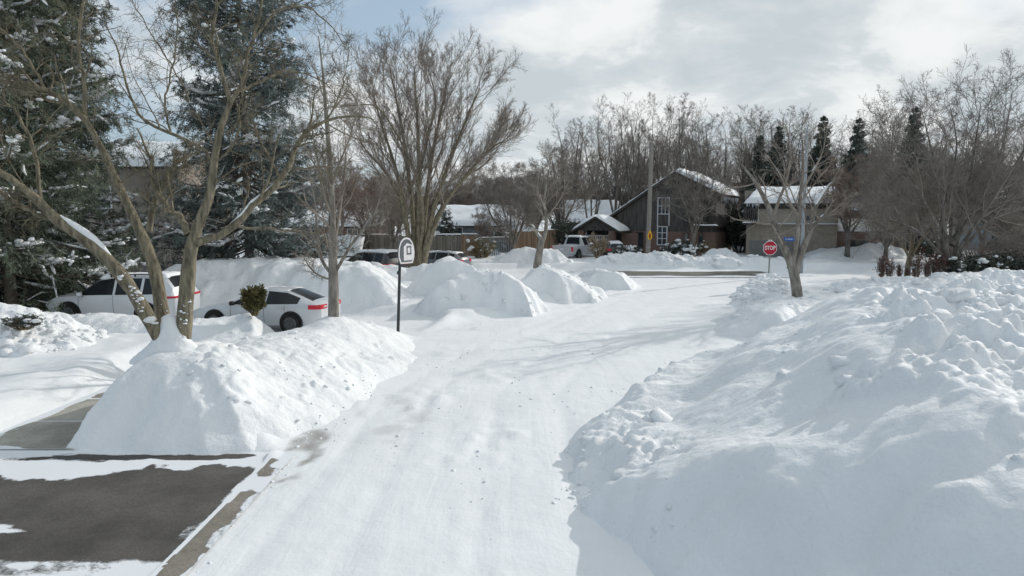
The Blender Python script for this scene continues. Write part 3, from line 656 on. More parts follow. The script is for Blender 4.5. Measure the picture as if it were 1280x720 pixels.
c1, s1 = spawn(rng, P1, R1, per=14, t0=.18, t1=1.0, ang=.85, lr=.34, rr=.5, n=8, wob=.16, up=.03, rmin=.006, lmax=1.7)
c1b, s1b = spawn(rng, P0, R0, per=4, t0=.6, t1=1.0, ang=.8, lr=.3, rr=.25, n=8, wob=.15, up=.05, rmin=.008, lmax=1.6)
c1 = np.concatenate([c1, c1b]); s1 = np.concatenate([s1, s1b])
c2, s2 = spawn(rng, c1, s1, per=6, t0=.2, t1=1, ang=.8, lr=.5, rr=.6, n=5, wob=.16, up=.02, rmin=.004)
c3, s3 = spawn(rng, c2, s2, per=5, t0=.2, t1=1, ang=.8, lr=.5, rr=.6, n=4, wob=.15, up=.0, rmin=.0035)
trunk = mk('front_trunk', merge([tubes(loc(P0), R0, 12), tubes(loc(P1[:1]), R1[:1], 10), tubes(loc(P1[1:3]), R1[1:3], 8)]))
crown = mk('front_crown', merge([tubes(loc(P1[3:]), R1[3:], 7), tubes(loc(c1), s1, 4), tubes(loc(c2), s2, 3), tubes(loc(c3), s3, 3)]))
# snow in the crotch and on the limbs
parts = []
seg = P0[2][9:15] + np.array([.0, 0, .0]); parts.append(tubes((loc(seg) + np.array([.02, -.02, .115]))[None], (np.array([.03, .065, .075, .07, .055, .02]))[None], 8))
for k, (a, b) in ((0, (4, 9)),):
    seg = P1[k][a:b]; parts.append(tubes((loc(seg) + np.array([0, 0, .07]))[None], (np.array([.02, .045, .04, .03, .012]))[None], 6))
q = limb_snow(rng, P1, R1, .12, .7)
if q is not None: parts.append((loc(q[0]), q[1]))
for (pl, a, b, nn_, off) in ((0, 1, 6, 46, (.3, -.9)), (2, 3, 8, 40, (.5, -.6)), (1, 1, 5, 14, (.6, -.7))):
    i_ = rng.uniform(a, b, nn_); k_ = i_.astype(int); f_ = (i_ - k_)[:, None]; c_ = loc(P0[pl][k_] * (1 - f_) + P0[pl][k_ + 1] * f_); an_ = math.atan2(off[1], off[0]) + rng.normal(0, .5, nn_)
    c_ = c_ + np.stack([np.cos(an_), np.sin(an_), 0 * an_], -1) * (R0[pl][k_] * .93)[:, None]; s_ = .012 + .075 * rng.rand(nn_) ** 2.5 * (1.3 - (i_ - a) / (b - a))
    parts.append(chunks(rng, c_, s_, 8, 6))
snow = mk('front_snow', merge(parts))
ft = add_tree('forked bare tree with lichen-stained limbs rising from the left snow bank, nearest tree', (FT[0], FT[1], 0), trunk, crown, M['bark'], M['bark'], snow)
# packed snow cone filling the fork
nn = 26; kk_ = 40
A_, Z_ = np.meshgrid(np.linspace(0, 2 * PI, kk_, endpoint=False), np.linspace(0, 1, nn))
zz_ = 1.1 + Z_ * .95
rr_ = (.15 + .62 * (1 - Z_) ** 1.9) * (1 + .2 * fbm(np.cos(A_) * 1.5 + 5, np.sin(A_) * 1.5 + Z_ * 3, 3, 301)) * np.where(Z_ > .93, (1 - Z_) / .07 * .95 + .05, 1)
Vc = np.stack([rr_ * np.cos(A_) + .02 - .05 * Z_, rr_ * np.sin(A_) * .75 - .05, zz_], -1).reshape(-1, 3)
ii = np.arange(nn - 1)[:, None] * kk_ + np.arange(kk_)[None]; jj = np.arange(nn - 1)[:, None] * kk_ + (np.arange(kk_)[None] + 1) % kk_
link('packed_snow', mesh_np('packed_snow', Vc, quads=np.stack([ii, jj, jj + kk_, ii + kk_], -1).reshape(-1, 4)), M['snow'], ft)

# ------------------------------------------------------------------ prototypes of bare trees
fine = [dict(per=9, t0=.25, t1=1.0, ang=.62, lr=.42, rr=.55, n=7, wob=.10, up=.07, lmax=4.5, rmin=.012),
        dict(per=8, t0=.2, t1=1.0, ang=.6, lr=.42, rr=.55, n=5, wob=.11, up=.05, rmin=.008),
        dict(per=6, t0=.15, t1=1.0, ang=.6, lr=.45, rr=.6, n=4, wob=.12, up=.03, rmin=.006),
        dict(per=5, t0=.2, t1=1.0, ang=.6, lr=.5, rr=.6, n=3, wob=.12, up=.02, rmin=.006)]
TALL = [tree_proto(31, 15.5, 2.6, 3, .22, .24, fine, 'tall_a'), tree_proto(32, 14.5, 3.2, 4, .26, .22, fine, 'tall_b'),
        tree_proto(33, 16, 2.0, 4, .30, .26, fine, 'tall_c'), tree_proto(34, 14, 3.5, 2, .2, .2, fine, 'tall_d')]
bushy = [dict(per=11, t0=.12, t1=1.0, ang=.85, lr=.5, rr=.5, n=7, wob=.14, up=.05, lmax=3.4, rmin=.012),
         dict(per=9, t0=.2, t1=1.0, ang=.75, lr=.5, rr=.55, n=5, wob=.14, up=.02, rmin=.008),
         dict(per=8, t0=.15, t1=1.0, ang=.7, lr=.5, rr=.6, n=4, wob=.14, up=.02, rmin=.006),
         dict(per=5, t0=.2, t1=1.0, ang=.7, lr=.5, rr=.6, n=3, wob=.14, up=.0, rmin=.005)]
BUSHY = [tree_proto(41, 7.4, 1.5, 5, .52, .19, bushy, 'bushy_a', snowfrac=.08), tree_proto(42, 7.8, 1.7, 4, .5, .17, bushy, 'bushy_b', snowfrac=.08), tree_proto(43, 6.8, 1.3, 6, .6, .18, bushy, 'bushy_c', snowfrac=.08)]
def put(proto, label, px, Y, h, mt='bark_dark', mc='twig', group=None, rz=None, sx=1.0, z=None, name='bare_tree'):
    X = W(px, 300, Y).x
    o = empty(name, (X, Y, (gz(X, Y) - .1) if z is None else z), random.uniform(0, 6.28) if rz is None else rz, label, 'tree', group)
    H = max(v.co.z for v in proto[1].vertices) if proto[1].name not in HC else HC[proto[1].name]; HC[proto[1].name] = H
    s = h / H; o.scale = (s * sx, s * sx, s)
    t = bpy.data.objects.new('trunk', proto[0]); c = bpy.data.objects.new('crown', proto[1])
    for ob, m in ((t, mt), (c, mc)):
        col.objects.link(ob); ob.parent = o
        if not ob.data.materials: ob.data.materials.append(M[m])
        if ob.data.materials[0] != M[m]:
            ob.material_slots[0].link = 'OBJECT'; ob.material_slots[0].material = M[m]
    if len(proto) > 2 and proto[2] is not None:
        s_ = bpy.data.objects.new('snow_cover', proto[2]); col.objects.link(s_); s_.parent = o
        if not proto[2].materials: proto[2].materials.append(M['snow_cap'])
    return o
HC = {}
def hy(py, Y, z0=0): return W(640, py, Y).z - z0   # height of a thing at depth Y whose top shows at row py
ROW = 'tall bare trees in the row behind the houses'
for px, Y, top, k, lab in [
    (738, 76, 140, 2, 'bare tree with slanting trunk at the left end of the row behind the dark house'),
    (768, 80, 118, 1, 'tall bare tree behind the porch roof of the dark house'),
    (790, 78, 122, 0, 'tall bare tree just left of the wooden pole, behind the dark house'),
    (822, 82, 118, 1, 'tall bare tree just right of the wooden pole, behind the dark house'),
    (848, 79, 120, 3, 'tall bare tree rising directly behind the dark house ridge'),
    (872, 84, 128, 0, 'tall bare tree right behind the snowy roof slope of the dark house'),
    (900, 80, 126, 2, 'tall bare tree above the gap between the dark house and the tan house'),
    (930, 86, 132, 1, 'tall bare tree behind the left end of the tan house roof'),
    (955, 82, 128, 0, 'tall bare tree behind the middle of the tan house roof'),
    (985, 88, 135, 3, 'tall bare tree behind the right end of the tan house roof'),
    (1035, 84, 128, 2, 'tall bare tree between the two middle evergreens behind the tan house'),
    (1085, 86, 125, 1, 'tall bare tree right of the third evergreen behind the tan house'),
    (1115, 82, 118, 0, 'tall bare tree behind the twiggy straight-trunked tree on the right lawn'),
    (1160, 88, 130, 2, 'tall bare tree behind the big spreading tree on the right lawn')]:
    put(TALL[k], lab, px, Y, hy(top, Y), mc='twig_dark' if k in (0, 3) else 'twig', group=ROW, name='tall_tree')
for i in range(18):
    put(TALL[(i * 3) % 4], 'slender bare tree filling the second row behind the houses', 715 + i * 32 + random.uniform(-9, 9), random.uniform(88, 98), hy(random.uniform(134, 162), 92), mc='twig' if i % 2 else 'twig_dark', group='slender bare trees of the second row behind the houses', name='slender_tree', sx=1.25)
FARG = 'far bare trees making the grey treeline'
FARL = 'bare tree in the far grey treeline behind the houses'
rr2 = random.Random(3)
for i in range(46):
    px = 330 + i * 21.5 + rr2.uniform(-8, 8); Y = rr2.uniform(96, 128)
    top = rr2.uniform(196, 222) if px < 700 else rr2.uniform(158, 196)
    put(TALL[rr2.randrange(4)], FARL, px, Y, hy(top, Y), mc=rr2.choice(['twig', 'twig_dark', 'twig']), group=FARG, name='far_tree', sx=1.35)
for i in range(34):
    px = 335 + i * 27.5 + rr2.uniform(-10, 10); Y = rr2.uniform(88, 112)
    put(BUSHY[rr2.randrange(3)], 'low bushy bare tree in the far grey-brown treeline behind the houses', px, Y, rr2.uniform(8, 10.5), mc=rr2.choice(['twig', 'twig_dark', 'twig_red']), group='low bushy trees at the foot of the far treeline', name='far_bushy_tree', sx=1.25)
# vase-shaped maple
def vase():
    rng = np.random.RandomState(51); Y0 = 44.0; lines = []
    base = [(516, 333), (522, 333), (527, 333), (519, 333), (524, 333)]
    def st(pts, r, dy):
        n = len(pts); return [W(524 + (a - 524) * .86, 336 - (336 - b) * .91, Y0 + dy * (i / (n - 1)) ** 1.2) for i, (a, b) in enumerate(pts)], list(np.linspace(r * .72, .03, n) * np.array([1.15] + [.85] * (n - 1)))
    lines += [st([(514, 336), (505, 270), (490, 200), (470, 140), (455, 90)], .30, -1.5), st([(520, 336), (514, 260), (505, 180), (492, 110), (480, 55)], .32, 1.5),
              st([(524, 336), (524, 250), (523, 170), (520, 110), (516, 58)], .33, -2), st([(526, 336), (533, 255), (543, 180), (556, 120), (565, 72)], .33, 2),
              st([(528, 336), (545, 255), (570, 185), (595, 125), (612, 88)], .30, -2.5), st([(529, 336), (548, 268), (585, 215), (618, 180), (640, 150)], .27, 1.5),
              st([(516, 336), (500, 255), (476, 205), (448, 175), (432, 150)], .24, 2.5), st([(526, 320), (520, 240), (535, 160), (548, 110), (540, 70)], .26, 4),
              st([(522, 320), (530, 260), (512, 190), (470, 120), (440, 110)], .2, -4), st([(528, 325), (560, 250), (600, 200), (630, 170), (648, 160)], .24, -4)]
    P, R = stack1(lines, 16); o_ = np.array([W(522, 300, Y0).x, Y0, 0.]); P = P - o_
    lv = [dict(per=17, t0=.24, t1=1.0, ang=.42, lr=.42, rr=.4, n=7, wob=.08, up=.06, lmax=4.6, rmin=.014), dict(per=11, t0=.2, t1=1, ang=.5, lr=.4, rr=.55, n=5, wob=.09, up=.05, rmin=.009),
          dict(per=7, t0=.2, t1=1, ang=.5, lr=.45, rr=.6, n=4, wob=.1, up=.03, rmin=.007), dict(per=3, t0=.3, t1=1, ang=.5, lr=.5, rr=.6, n=3, wob=.1, up=.02, rmin=.006)]
    cp = []; p, r = P, R
    for i, l in enumerate(lv):
        p, r = spawn(rng, p, r, **l); cp.append(tubes(p, r, 5 if i == 0 else 3))
    s = limb_snow(rng, P[:, :9], R[:, :9], .12, .97)
    add_tree('tall vase-shaped bare tree with many upswept stems behind the basketball hoop', tuple(o_), mk('vase_trunk', tubes(P, R, 9)), mk('vase_crown', merge(cp)), M['bark'], M['twig'], mk('vase_snow', s) if s else None)
vase()
# slim boulevard tree
def slim():
    rng = np.random.RandomState(61); Y0 = 19.8; o_ = np.array([W(417, 300, Y0).x, Y0, 0.])
    def L_(pts, r): return [W(a, b, Y0 + c) for a, b, c in pts], r
    lines = [L_([(417, 420, 0), (417, 360, 0), (416, 318, 0), (415, 270, .05), (413, 210, .1), (408, 150, .1), (404, 95, .1), (398, 45, .1)], [.17, .15, .125, .10, .08, .055, .035, .012]),
             L_([(417, 345, 0), (405, 330, .1), (398, 310, .2), (396, 280, .3), (392, 245, .4), (384, 205, .5)], [.06, .055, .05, .04, .03, .012]),
             L_([(418, 342, 0), (428, 325, -.1), (440, 305, -.2), (456, 285, -.4), (470, 262, -.5), (478, 235, -.6)], [.055, .05, .04, .035, .025, .01]),
             L_([(416, 350, 0), (400, 345, -.2), (388, 335, -.3), (380, 322, -.4)], [.035, .03, .02, .012]),
             L_([(417, 315, 0), (422, 280, .2), (428, 240, .4), (432, 195, .6), (430, 150, .7)], [.055, .05, .04, .03, .01]),
             L_([(415, 270, .05), (405, 245, -.2), (398, 205, -.4), (390, 160, -.5), (386, 110, -.5)], [.05, .04, .03, .02, .008]),
             L_([(414, 235, .1), (424, 205, -.2), (436, 175, -.4), (446, 140, -.6)], [.04, .033, .024, .009])]
    P, R = stack1(lines, 16); P = P - o_
    c1, s1 = spawn(rng, P, R, per=13, t0=.2, t1=1, ang=.75, lr=.33, rr=.4, n=6, wob=.12, up=.05, rmin=.006, lmax=1.5)
    c2, s2 = spawn(rng, c1, s1, per=7, t0=.2, t1=1, ang=.7, lr=.5, rr=.6, n=5, wob=.12, up=.03, rmin=.004)
    c3, s3 = spawn(rng, c2, s2, per=4, t0=.2, t1=1, ang=.7, lr=.5, rr=.6, n=3, wob=.12, up=.0, rmin=.003)
    s = limb_snow(rng, P[1:], R[1:], .12, .8)
    add_tree('slim bare young tree standing on the snow bank beside the rear of the white sedan', tuple(o_), mk('slim_trunk', merge([tubes(P[:1], R[:1], 10), tubes(P[1:3], R[1:3], 6)])), mk('slim_crown', merge([tubes(P[3:], R[3:], 6), tubes(c1, s1, 4), tubes(c2, s2, 3), tubes(c3, s3, 3)])), M['bark_grey'], M['twig'], mk('slim_snow', s) if s else None)
slim()
# right boulevard tree
def rightt():
    rng = np.random.RandomState(71); Y0 = 27.5; o_ = np.array([W(996, 300, Y0).x, Y0, 0.])
    def L_(pts, r): return [W(a, b, Y0 + c) for a, b, c in pts], r
    lines = [L_([(998, 392, 0), (997, 372, 0), (993, 345, 0), (986, 322, 0), (975, 300, 0), (966, 272, .1), (954, 245, .2), (940, 222, .3), (926, 205, .5)], [.24, .215, .195, .16, .125, .11, .09, .06, .02]),
             L_([(994, 345, 0), (998, 325, 0), (1008, 300, .1), (1014, 283, .2), (1018, 262, .3), (1030, 240, .5), (1046, 222, .8)], [.16, .14, .12, .10, .08, .06, .02]),
             L_([(990, 330, 0), (996, 300, -.2), (998, 270, -.3), (1001, 240, -.4), (1004, 205, -.5), (1002, 165, -.6)], [.12, .095, .085, .07, .05, .012]),
             L_([(966, 272, .1), (974, 250, 0), (984, 222, -.2), (988, 190, -.3), (982, 155, -.4)], [.07, .06, .05, .035, .012]),
             L_([(1014, 283, .2), (1030, 270, -.2), (1044, 262, -.5), (1058, 248, -.8)], [.06, .05, .035, .012]),
             L_([(998, 270, -.3), (986, 250, -.6), (978, 225, -.9), (960, 195, -1.2)], [.055, .045, .03, .012]),
             L_([(1001, 240, -.4), (1016, 215, -.6), (1028, 190, -.8), (1034, 160, -1)], [.05, .04, .028, .01]),
             L_([(985, 335, 0), (990, 325, .2), (1000, 318, .3)], [.06, .05, .03])]
    P, R = stack1(lines, 18); P = P - o_
    c1, s1 = spawn(rng, P, R, per=9, t0=.35, t1=1, ang=.7, lr=.4, rr=.45, n=7, wob=.14, up=.05, rmin=.009, lmax=1.8)
    c2, s2 = spawn(rng, c1, s1, per=6, t0=.2, t1=1, ang=.7, lr=.5, rr=.6, n=5, wob=.14, up=.03, rmin=.006)
    c3, s3 = spawn(rng, c2, s2, per=4, t0=.2, t1=1, ang=.7, lr=.5, rr=.6, n=4, wob=.13, up=.0, rmin=.0045)
    parts = [limb_snow(rng, P[1:], R[1:] * 1.25, .5, .95)]
    add_tree('bare forked tree with snow in its crotches standing right of the stop sign', tuple(o_), mk('right_trunk', merge([tubes(P[:3], R[:3], 10), tubes(P[7:], R[7:], 6)])), mk('right_crown', merge([tubes(P[3:7], R[3:7], 7), tubes(c1, s1, 4), tubes(c2, s2, 3), tubes(c3, s3, 3)])), M['bark_grey'], M['twig'], mk('right_snow', merge(parts)))
rightt()
# big spreading tree on the right lawn
def spreading():
    rng = np.random.RandomState(81); Y0 = 37.0; o_ = np.array([W(1190, 300, Y0).x, Y0, 0.])
    def L_(pts, r, dy): n = len(pts); return [W(1190 + (a - 1190) * .95, 350 - (350 - b) * .87, Y0 + dy * (i / (n - 1))) for i, (a, b) in enumerate(pts)], list(np.linspace(r * .72, .015, n) * np.array([1.15] + [.8] * (n - 1)))
    lines = [L_([(1186, 350), (1182, 300), (1178, 250), (1170, 200), (1160, 150), (1150, 105)], .26, -1.5), L_([(1192, 350), (1196, 295), (1206, 245), (1215, 195), (1222, 145), (1228, 95)], .25, 1),
             L_([(1190, 345), (1198, 310), (1222, 270), (1250, 225), (1275, 180), (1300, 140)], .22, -2), L_([(1184, 340), (1170, 290), (1145, 250), (1120, 215), (1098, 190)], .2, 2),
             L_([(1196, 330), (1215, 318), (1245, 312), (1275, 308), (1310, 296)], .16, -1), L_([(1184, 330), (1176, 270), (1190, 200), (1196, 150), (1186, 95)], .2, 3),
             L_([(1190, 300), (1225, 240), (1250, 180), (1262, 130), (1270, 75)], .18, 2), L_([(1182, 300), (1160, 250), (1135, 200), (1120, 160), (1108, 128)], .16, -3),
             L_([(1192, 320), (1235, 270), (1275, 250), (1320, 235)], .15, 3), L_([(1180, 320), (1150, 285), (1118, 265), (1085, 250)], .14, -2.5)]
    P, R = stack1(lines, 16); P = P - o_
    lv = [dict(per=13, t0=.26, t1=1.0, ang=.65, lr=.45, rr=.5, n=7, wob=.12, up=.06, lmax=3.6, rmin=.012), dict(per=9, t0=.2, t1=1, ang=.65, lr=.45, rr=.55, n=5, wob=.12, up=.04, rmin=.009),
          dict(per=7, t0=.2, t1=1, ang=.65, lr=.45, rr=.6, n=4, wob=.12, up=.02, rmin=.007), dict(per=3, t0=.3, t1=1, ang=.6, lr=.5, rr=.6, n=3, wob=.12, up=.0, rmin=.006)]
    cp = []; p, r = P, R
    for i, l in enumerate(lv):
        p, r = spawn(rng, p, r, **l); cp.append(tubes(p, r, 5 if i == 0 else 3))
    s = limb_snow(rng, P, R, .12, .9)
    add_tree('large spreading bare tree with several trunks among the shrubs on the right lawn', tuple(o_), mk('spread_trunk', tubes(P, R, 9)), mk('spread_crown', merge(cp)), M['bark_dark'], M['twig_dark'], mk('spread_snow', s) if s else None)
spreading()
put(BUSHY[1], 'twiggy bare tree with a straight short trunk left of the shrub row', 1137, 39, hy(196, 39), mt='bark', mc='twig', sx=1.05)
put(BUSHY[0], 'round-headed bare tree with red-brown twigs on the lawn right of the tan house', 1060, 55, hy(190, 55, 1), mt='bark_dark', mc='twig_red', z=.9)
put(BUSHY[2], 'broad bare tree behind the red-twigged one at the right of the lawn', 1108, 52, hy(205, 52), mc='twig_dark')
put(BUSHY[0], 'bare tree with dense dark twigs at the right edge, before the far houses', 1262, 48, hy(205, 48), mc='twig_dark')
put(BUSHY[2], 'small bare tree beyond the low branch at the right edge', 1290, 42, hy(240, 42), mc='twig')
put(BUSHY[1], 'bare tree standing in front of the dark house facade', 866, 56.5, hy(165, 56.5), mt='bark_dark', mc='twig_dark', sx=.85, z=.2)
put(BUSHY[2], 'small bare tree forking low in front of the wooden fence', 641, 54, hy(195, 54), mc='twig_dark', z=.3)
put(BUSHY[0], 'bare shrubby tree in front of the blue-grey house', 606, 64, hy(262, 64), mc='twig_red', z=.3, sx=.8)
put(BUSHY[1], 'bushy bare tree behind the wooden fence, left of the dark house', 700, 66, hy(180, 66), mc='twig', sx=1.0)
put(BUSHY[0], 'bushy bare tree above the cut-off trunk, beyond the fence', 668, 70, hy(205, 70), mc='twig')
put(BUSHY[2], 'wide bushy bare tree behind the snowed-in car at the far left curb', 462, 60, hy(192, 60), mc='twig_red')
put(BUSHY[1], 'bushy bare tree behind the low brown house on the left', 425, 66, hy(190, 66), mc='twig_red')
put(BUSHY[0], 'bushy bare tree left of the vase-shaped tree, by the long fence', 492, 56, hy(225, 56), mc='twig')
put(BUSHY[1], 'bushy bare tree right behind the vase-shaped tree', 574, 86, hy(195, 86), mc='twig')
put(BUSHY[1], 'bare tree with a dark dense crown behind the spreading tree on the right lawn', 1190, 54, hy(185, 54), mc='twig_dark', sx=1.2)
put(BUSHY[2], 'bare tree between the broad bare tree and the straight-trunked tree', 1122, 58, hy(180, 58), mc='twig', sx=1.2)
put(BUSHY[0], 'bare tree behind the right end of the shrub row, partly hidden by the spreading tree', 1228, 52, hy(190, 52), mc='twig_dark', sx=1.1)
# cut-off trunk
def stump():
    rng = np.random.RandomState(91); Y0 = 34.2; o_ = np.array([W(672, 300, Y0).x, Y0, 0.])
    def L_(pts, r): return [W(a, b, Y0 + c) for a, b, c in pts], r
    lines = [L_([(671, 345, 0), (672, 330, 0), (675, 312, 0), (678, 296, 0)], [.24, .21, .18, .15]), L_([(677, 300, 0), (674, 296, 0), (669, 288, .0), (665, 282, 0)], [.09, .08, .07, .06]),
             L_([(677, 305, 0), (682, 290, .1), (683, 270, .2), (680, 252, .4), (684, 225, .5), (690, 195, .5)], [.12, .10, .085, .06, .035, .01])]
    P, R = stack1(lines, 10); P = P - o_
    c1, s1 = spawn(rng, P[2:], R[2:], per=12, t0=.3, t1=1, ang=.8, lr=.5, rr=.45, n=6, wob=.13, up=.04, rmin=.01)
    c2, s2 = spawn(rng, c1, s1, per=7, t0=.2, t1=1, ang=.7, lr=.5, rr=.6, n=4, wob=.13, up=.02, rmin=.007)
    c3, s3 = spawn(rng, c2, s2, per=5, t0=.2, t1=1, ang=.7, lr=.5, rr=.6, n=3, wob=.13, up=.02, rmin=.006)
    tip = MB().cyl(P[1][-1] - (P[1][-1] - P[1][-3]) * .9, P[1][-1] + np.array([0, 0, .03]), .075, .062, 8)
    o = add_tree('pollarded tree with a snow-capped sawn-off limb on the corner mound', tuple(o_), mk('stump_trunk', tubes(P, R, 9)), mk('stump_crown', merge([tubes(c1, s1, 4), tubes(c2, s2, 3), tubes(c3, s3, 3)])), M['bark_grey'], M['twig'])
    sn = limb_snow(rng, P[1:2], R[1:2] * 1.3, 1.0, 1)
    link('snow_cover', mk('stump_snow', merge([sn])), M['snow_cap'], o)
stump()
# ------------------------------------------------------------------ conifers
def blobs(rng, C, S, seed=0):
    """flattened lumpy blobs at C with half-sizes S [N,3]"""
    nu, nv = 8, 5
    a = np.linspace(0, 2 * PI, nu, endpoint=False); b = np.linspace(-1.2, 1.35, nv)
    U = np.stack([np.cos(a)[None] * np.cos(b)[:, None], np.sin(a)[None] * np.cos(b)[:, None], np.sin(b)[:, None] + 0 * a[None]], -1).reshape(-1, 3)
    n = len(C); jit = 1 + rng.uniform(-.3, .3, (n, len(U), 1)); an = rng.uniform(0, 6.28, n)
    V = U[None] * jit * S[:, None, :]
    ca, sa = np.cos(an)[:, None], np.sin(an)[:, None]
    V = np.stack([V[..., 0] * ca - V[..., 1] * sa, V[..., 0] * sa + V[..., 1] * ca, V[..., 2]], -1) + C[:, None, :]
    f = np.arange(nv - 1)[:, None] * nu; i = np.arange(nu)[None]; i2 = (i + 1) % nu
    q = np.stack([f + i, f + i2, f + nu + i2, f + nu + i], -1).reshape(-1, 4)
    Q = (q[None] + (np.arange(n) * len(U))[:, None, None]).reshape(-1, 4)
    return V.reshape(-1, 3), Q
def needles(rng, P, per, ln, wd, droop=.3):
    """narrow blades fanned along twigs P [N,n,3]"""
    N_, m, _ = P.shape
    idx = np.repeat(np.arange(N_), per); k = np.tile(np.arange(per), N_); t = (k + rng.rand(len(k))) / per
    ft = t * (m - 1); i = np.minimum(ft.astype(int), m - 2); f = (ft - i)[:, None]
    pos = P[idx, i] * (1 - f) + P[idx, i + 1] * f; T = P[idx, i + 1] - P[idx, i]; T /= np.linalg.norm(T, axis=1, keepdims=True) + 1e-9
    rnd = rng.normal(0, 1, T.shape); side = np.cross(T, rnd); side /= np.linalg.norm(side, axis=1, keepdims=True) + 1e-9
    D = T * .75 + side * .8 + np.array([0, 0, -droop]) * rng.uniform(0, 1, (len(idx), 1)); D /= np.linalg.norm(D, axis=1, keepdims=True)
    Wd = np.cross(D, rng.normal(0, 1, D.shape)); Wd /= np.linalg.norm(Wd, axis=1, keepdims=True) + 1e-9
    l = ln * rng.uniform(.6, 1.3, (len(idx), 1)); w = wd * rng.uniform(.6, 1.3, (len(idx), 1))
    V = np.stack([pos, pos + D * l * .45 + Wd * w, pos + D * l, pos + D * l * .45 - Wd * w], 1)
    return V.reshape(-1, 3), np.arange(len(idx) * 4).reshape(-1, 4)
def conifer(seed, H, R, z0, whorl, nb, expo, twig_per, nper, nl, nw, snow_n, name, smax=.15, droop=.25, tr=.22, keepfun=None):
    rng = np.random.RandomState(seed)
    rows = []; z = z0
    while z < H - .25:
        f = (z - z0) / (H - z0); Lz = R * (1 - f) ** expo * (.75 + .25 * min(1, (z - z0) / 1.2 + .4))
        for b in range(nb if f < .85 else max(4, nb - 2)):
            rows.append((z + rng.uniform(-.5, .5) * whorl, rng.uniform(0, 2 * PI), max(.2, Lz * rng.uniform(.6, 1.14)), f))
        z += whorl * rng.uniform(.8, 1.2)
    rows = np.array(rows); n = len(rows); m = 7; P = np.zeros((n, m, 3)); t = np.linspace(0, 1, m)[None]
    el = np.interp(rows[:, 3], [0, .5, 1], [-.28, .0, .7])[:, None] + rng.normal(0, .08, (n, 1))
    rad = rows[:, 2:3] * t * np.cos(el); az = rows[:, 1:2] + rng.normal(0, .05, (n, 1)) * t
    P[..., 0] = rad * np.cos(az); P[..., 1] = rad * np.sin(az)
    P[..., 2] = rows[:, 0:1] + rows[:, 2:3] * (t * np.sin(el) - droop * t * (1 - t) * 1.2 + .10 * t ** 3)
    Rb = (.012 + .012 * rows[:, 2:3]) * (1 - .8 * t)
    # side twigs, mostly in the plane of the bough and hanging a little
    c1, s1 = spawn(rng, P, Rb, per=1, perlen=twig_per, t0=.12, t1=1.0, ang=.85, lr=.36, rr=.5, n=4, wob=.08, up=-.10, rmin=.004, lmin=.25, lmax=1.2, shrink=.55)
    c2, s2 = spawn(rng, c1, s1, per=4, t0=.15, t1=1.0, ang=.7, lr=.55, rr=.6, n=3, wob=.08, up=-.14, rmin=.003, lmin=.15)
    allt = [needles(rng, c1, nper, nl, nw), needles(rng, c2, max(3, nper // 2), nl, nw), needles(rng, P[:, 3:], nper, nl, nw)]
    fol = merge(allt)
    z_ = np.linspace(-.3, H, 12); tp = np.stack([rng.normal(0, .02, 12), rng.normal(0, .02, 12), z_], -1)
    trunk = merge([tubes(tp[None], (tr * (1 - np.linspace(0, .96, 12)))[None], 10), tubes(P, Rb, 4)])
    snow = None
    if snow_n:
        i = rng.choice(rng.randint(0, n, max(3, n // 2)), snow_n); tt = rng.uniform(.55, 1.04, snow_n).clip(0, .999); ft = tt * (m - 1); k = np.minimum(ft.astype(int), m - 2); f = (ft - k)[:, None]
        C = P[i, k] * (1 - f) + P[i, k + 1] * f + np.stack([rng.normal(0, .16, snow_n), rng.normal(0, .16, snow_n), rng.uniform(.08, .26, snow_n)], -1)
        sz = smax * (.28 + .9 * rng.rand(snow_n, 1) ** 2.0); S = np.concatenate([sz * 1.1, sz * .8, sz * rng.uniform(.35, .6, (snow_n, 1))], 1)
        w = rng.rand(snow_n) < np.interp(C[:, 2], [0, H * .35, H], [1, .8, .3]); pb = [blobs(rng, C[w], S[w])]
        if snow_n > 1000:   # snow lying along the outer part of boughs and on side twigs
            hb = P[:, 0, 2]; b_ = np.where(rng.rand(n) < .42 * np.interp(hb, [0, H * .4, H], [1, .8, .35]))[0]
            q = P[b_][:, 2:]; prof = np.array([.25, .8, 1.0, .85, .3])[None] * rng.uniform(.05, .15, (len(b_), 1)) * rng.uniform(.6, 1.3, (len(b_), 5))
            q = q + rng.normal(0, .05, q.shape) + np.array([0, 0, .12]); v_, f_ = tubes(q, prof, 7); zc = np.repeat(q[:, :, None, 2], 7, 2).reshape(-1); v_ = v_ + rng.normal(0, .022, v_.shape); v_[:, 2] = zc + (v_[:, 2] - zc) * .55; pb.append((v_, f_))
            c_ = np.where(rng.rand(len(c1)) < .16 * np.interp(c1[:, 0, 2], [0, H * .4, H], [1, .8, .35]))[0]
            q = c1[c_] + rng.normal(0, .03, c1[c_].shape) + np.array([0, 0, .08]); prof = np.array([.5, 1, .9, .3])[None] * rng.uniform(.025, .075, (len(c_), 1)); v_, f_ = tubes(q, prof, 5); v_ = v_ + rng.normal(0, .012, v_.shape); pb.append((v_, f_))
        snow = mk(name + '_snow', merge(pb))
    return mk(name + '_trunk', trunk), mk(name + '_foliage', fol), snow
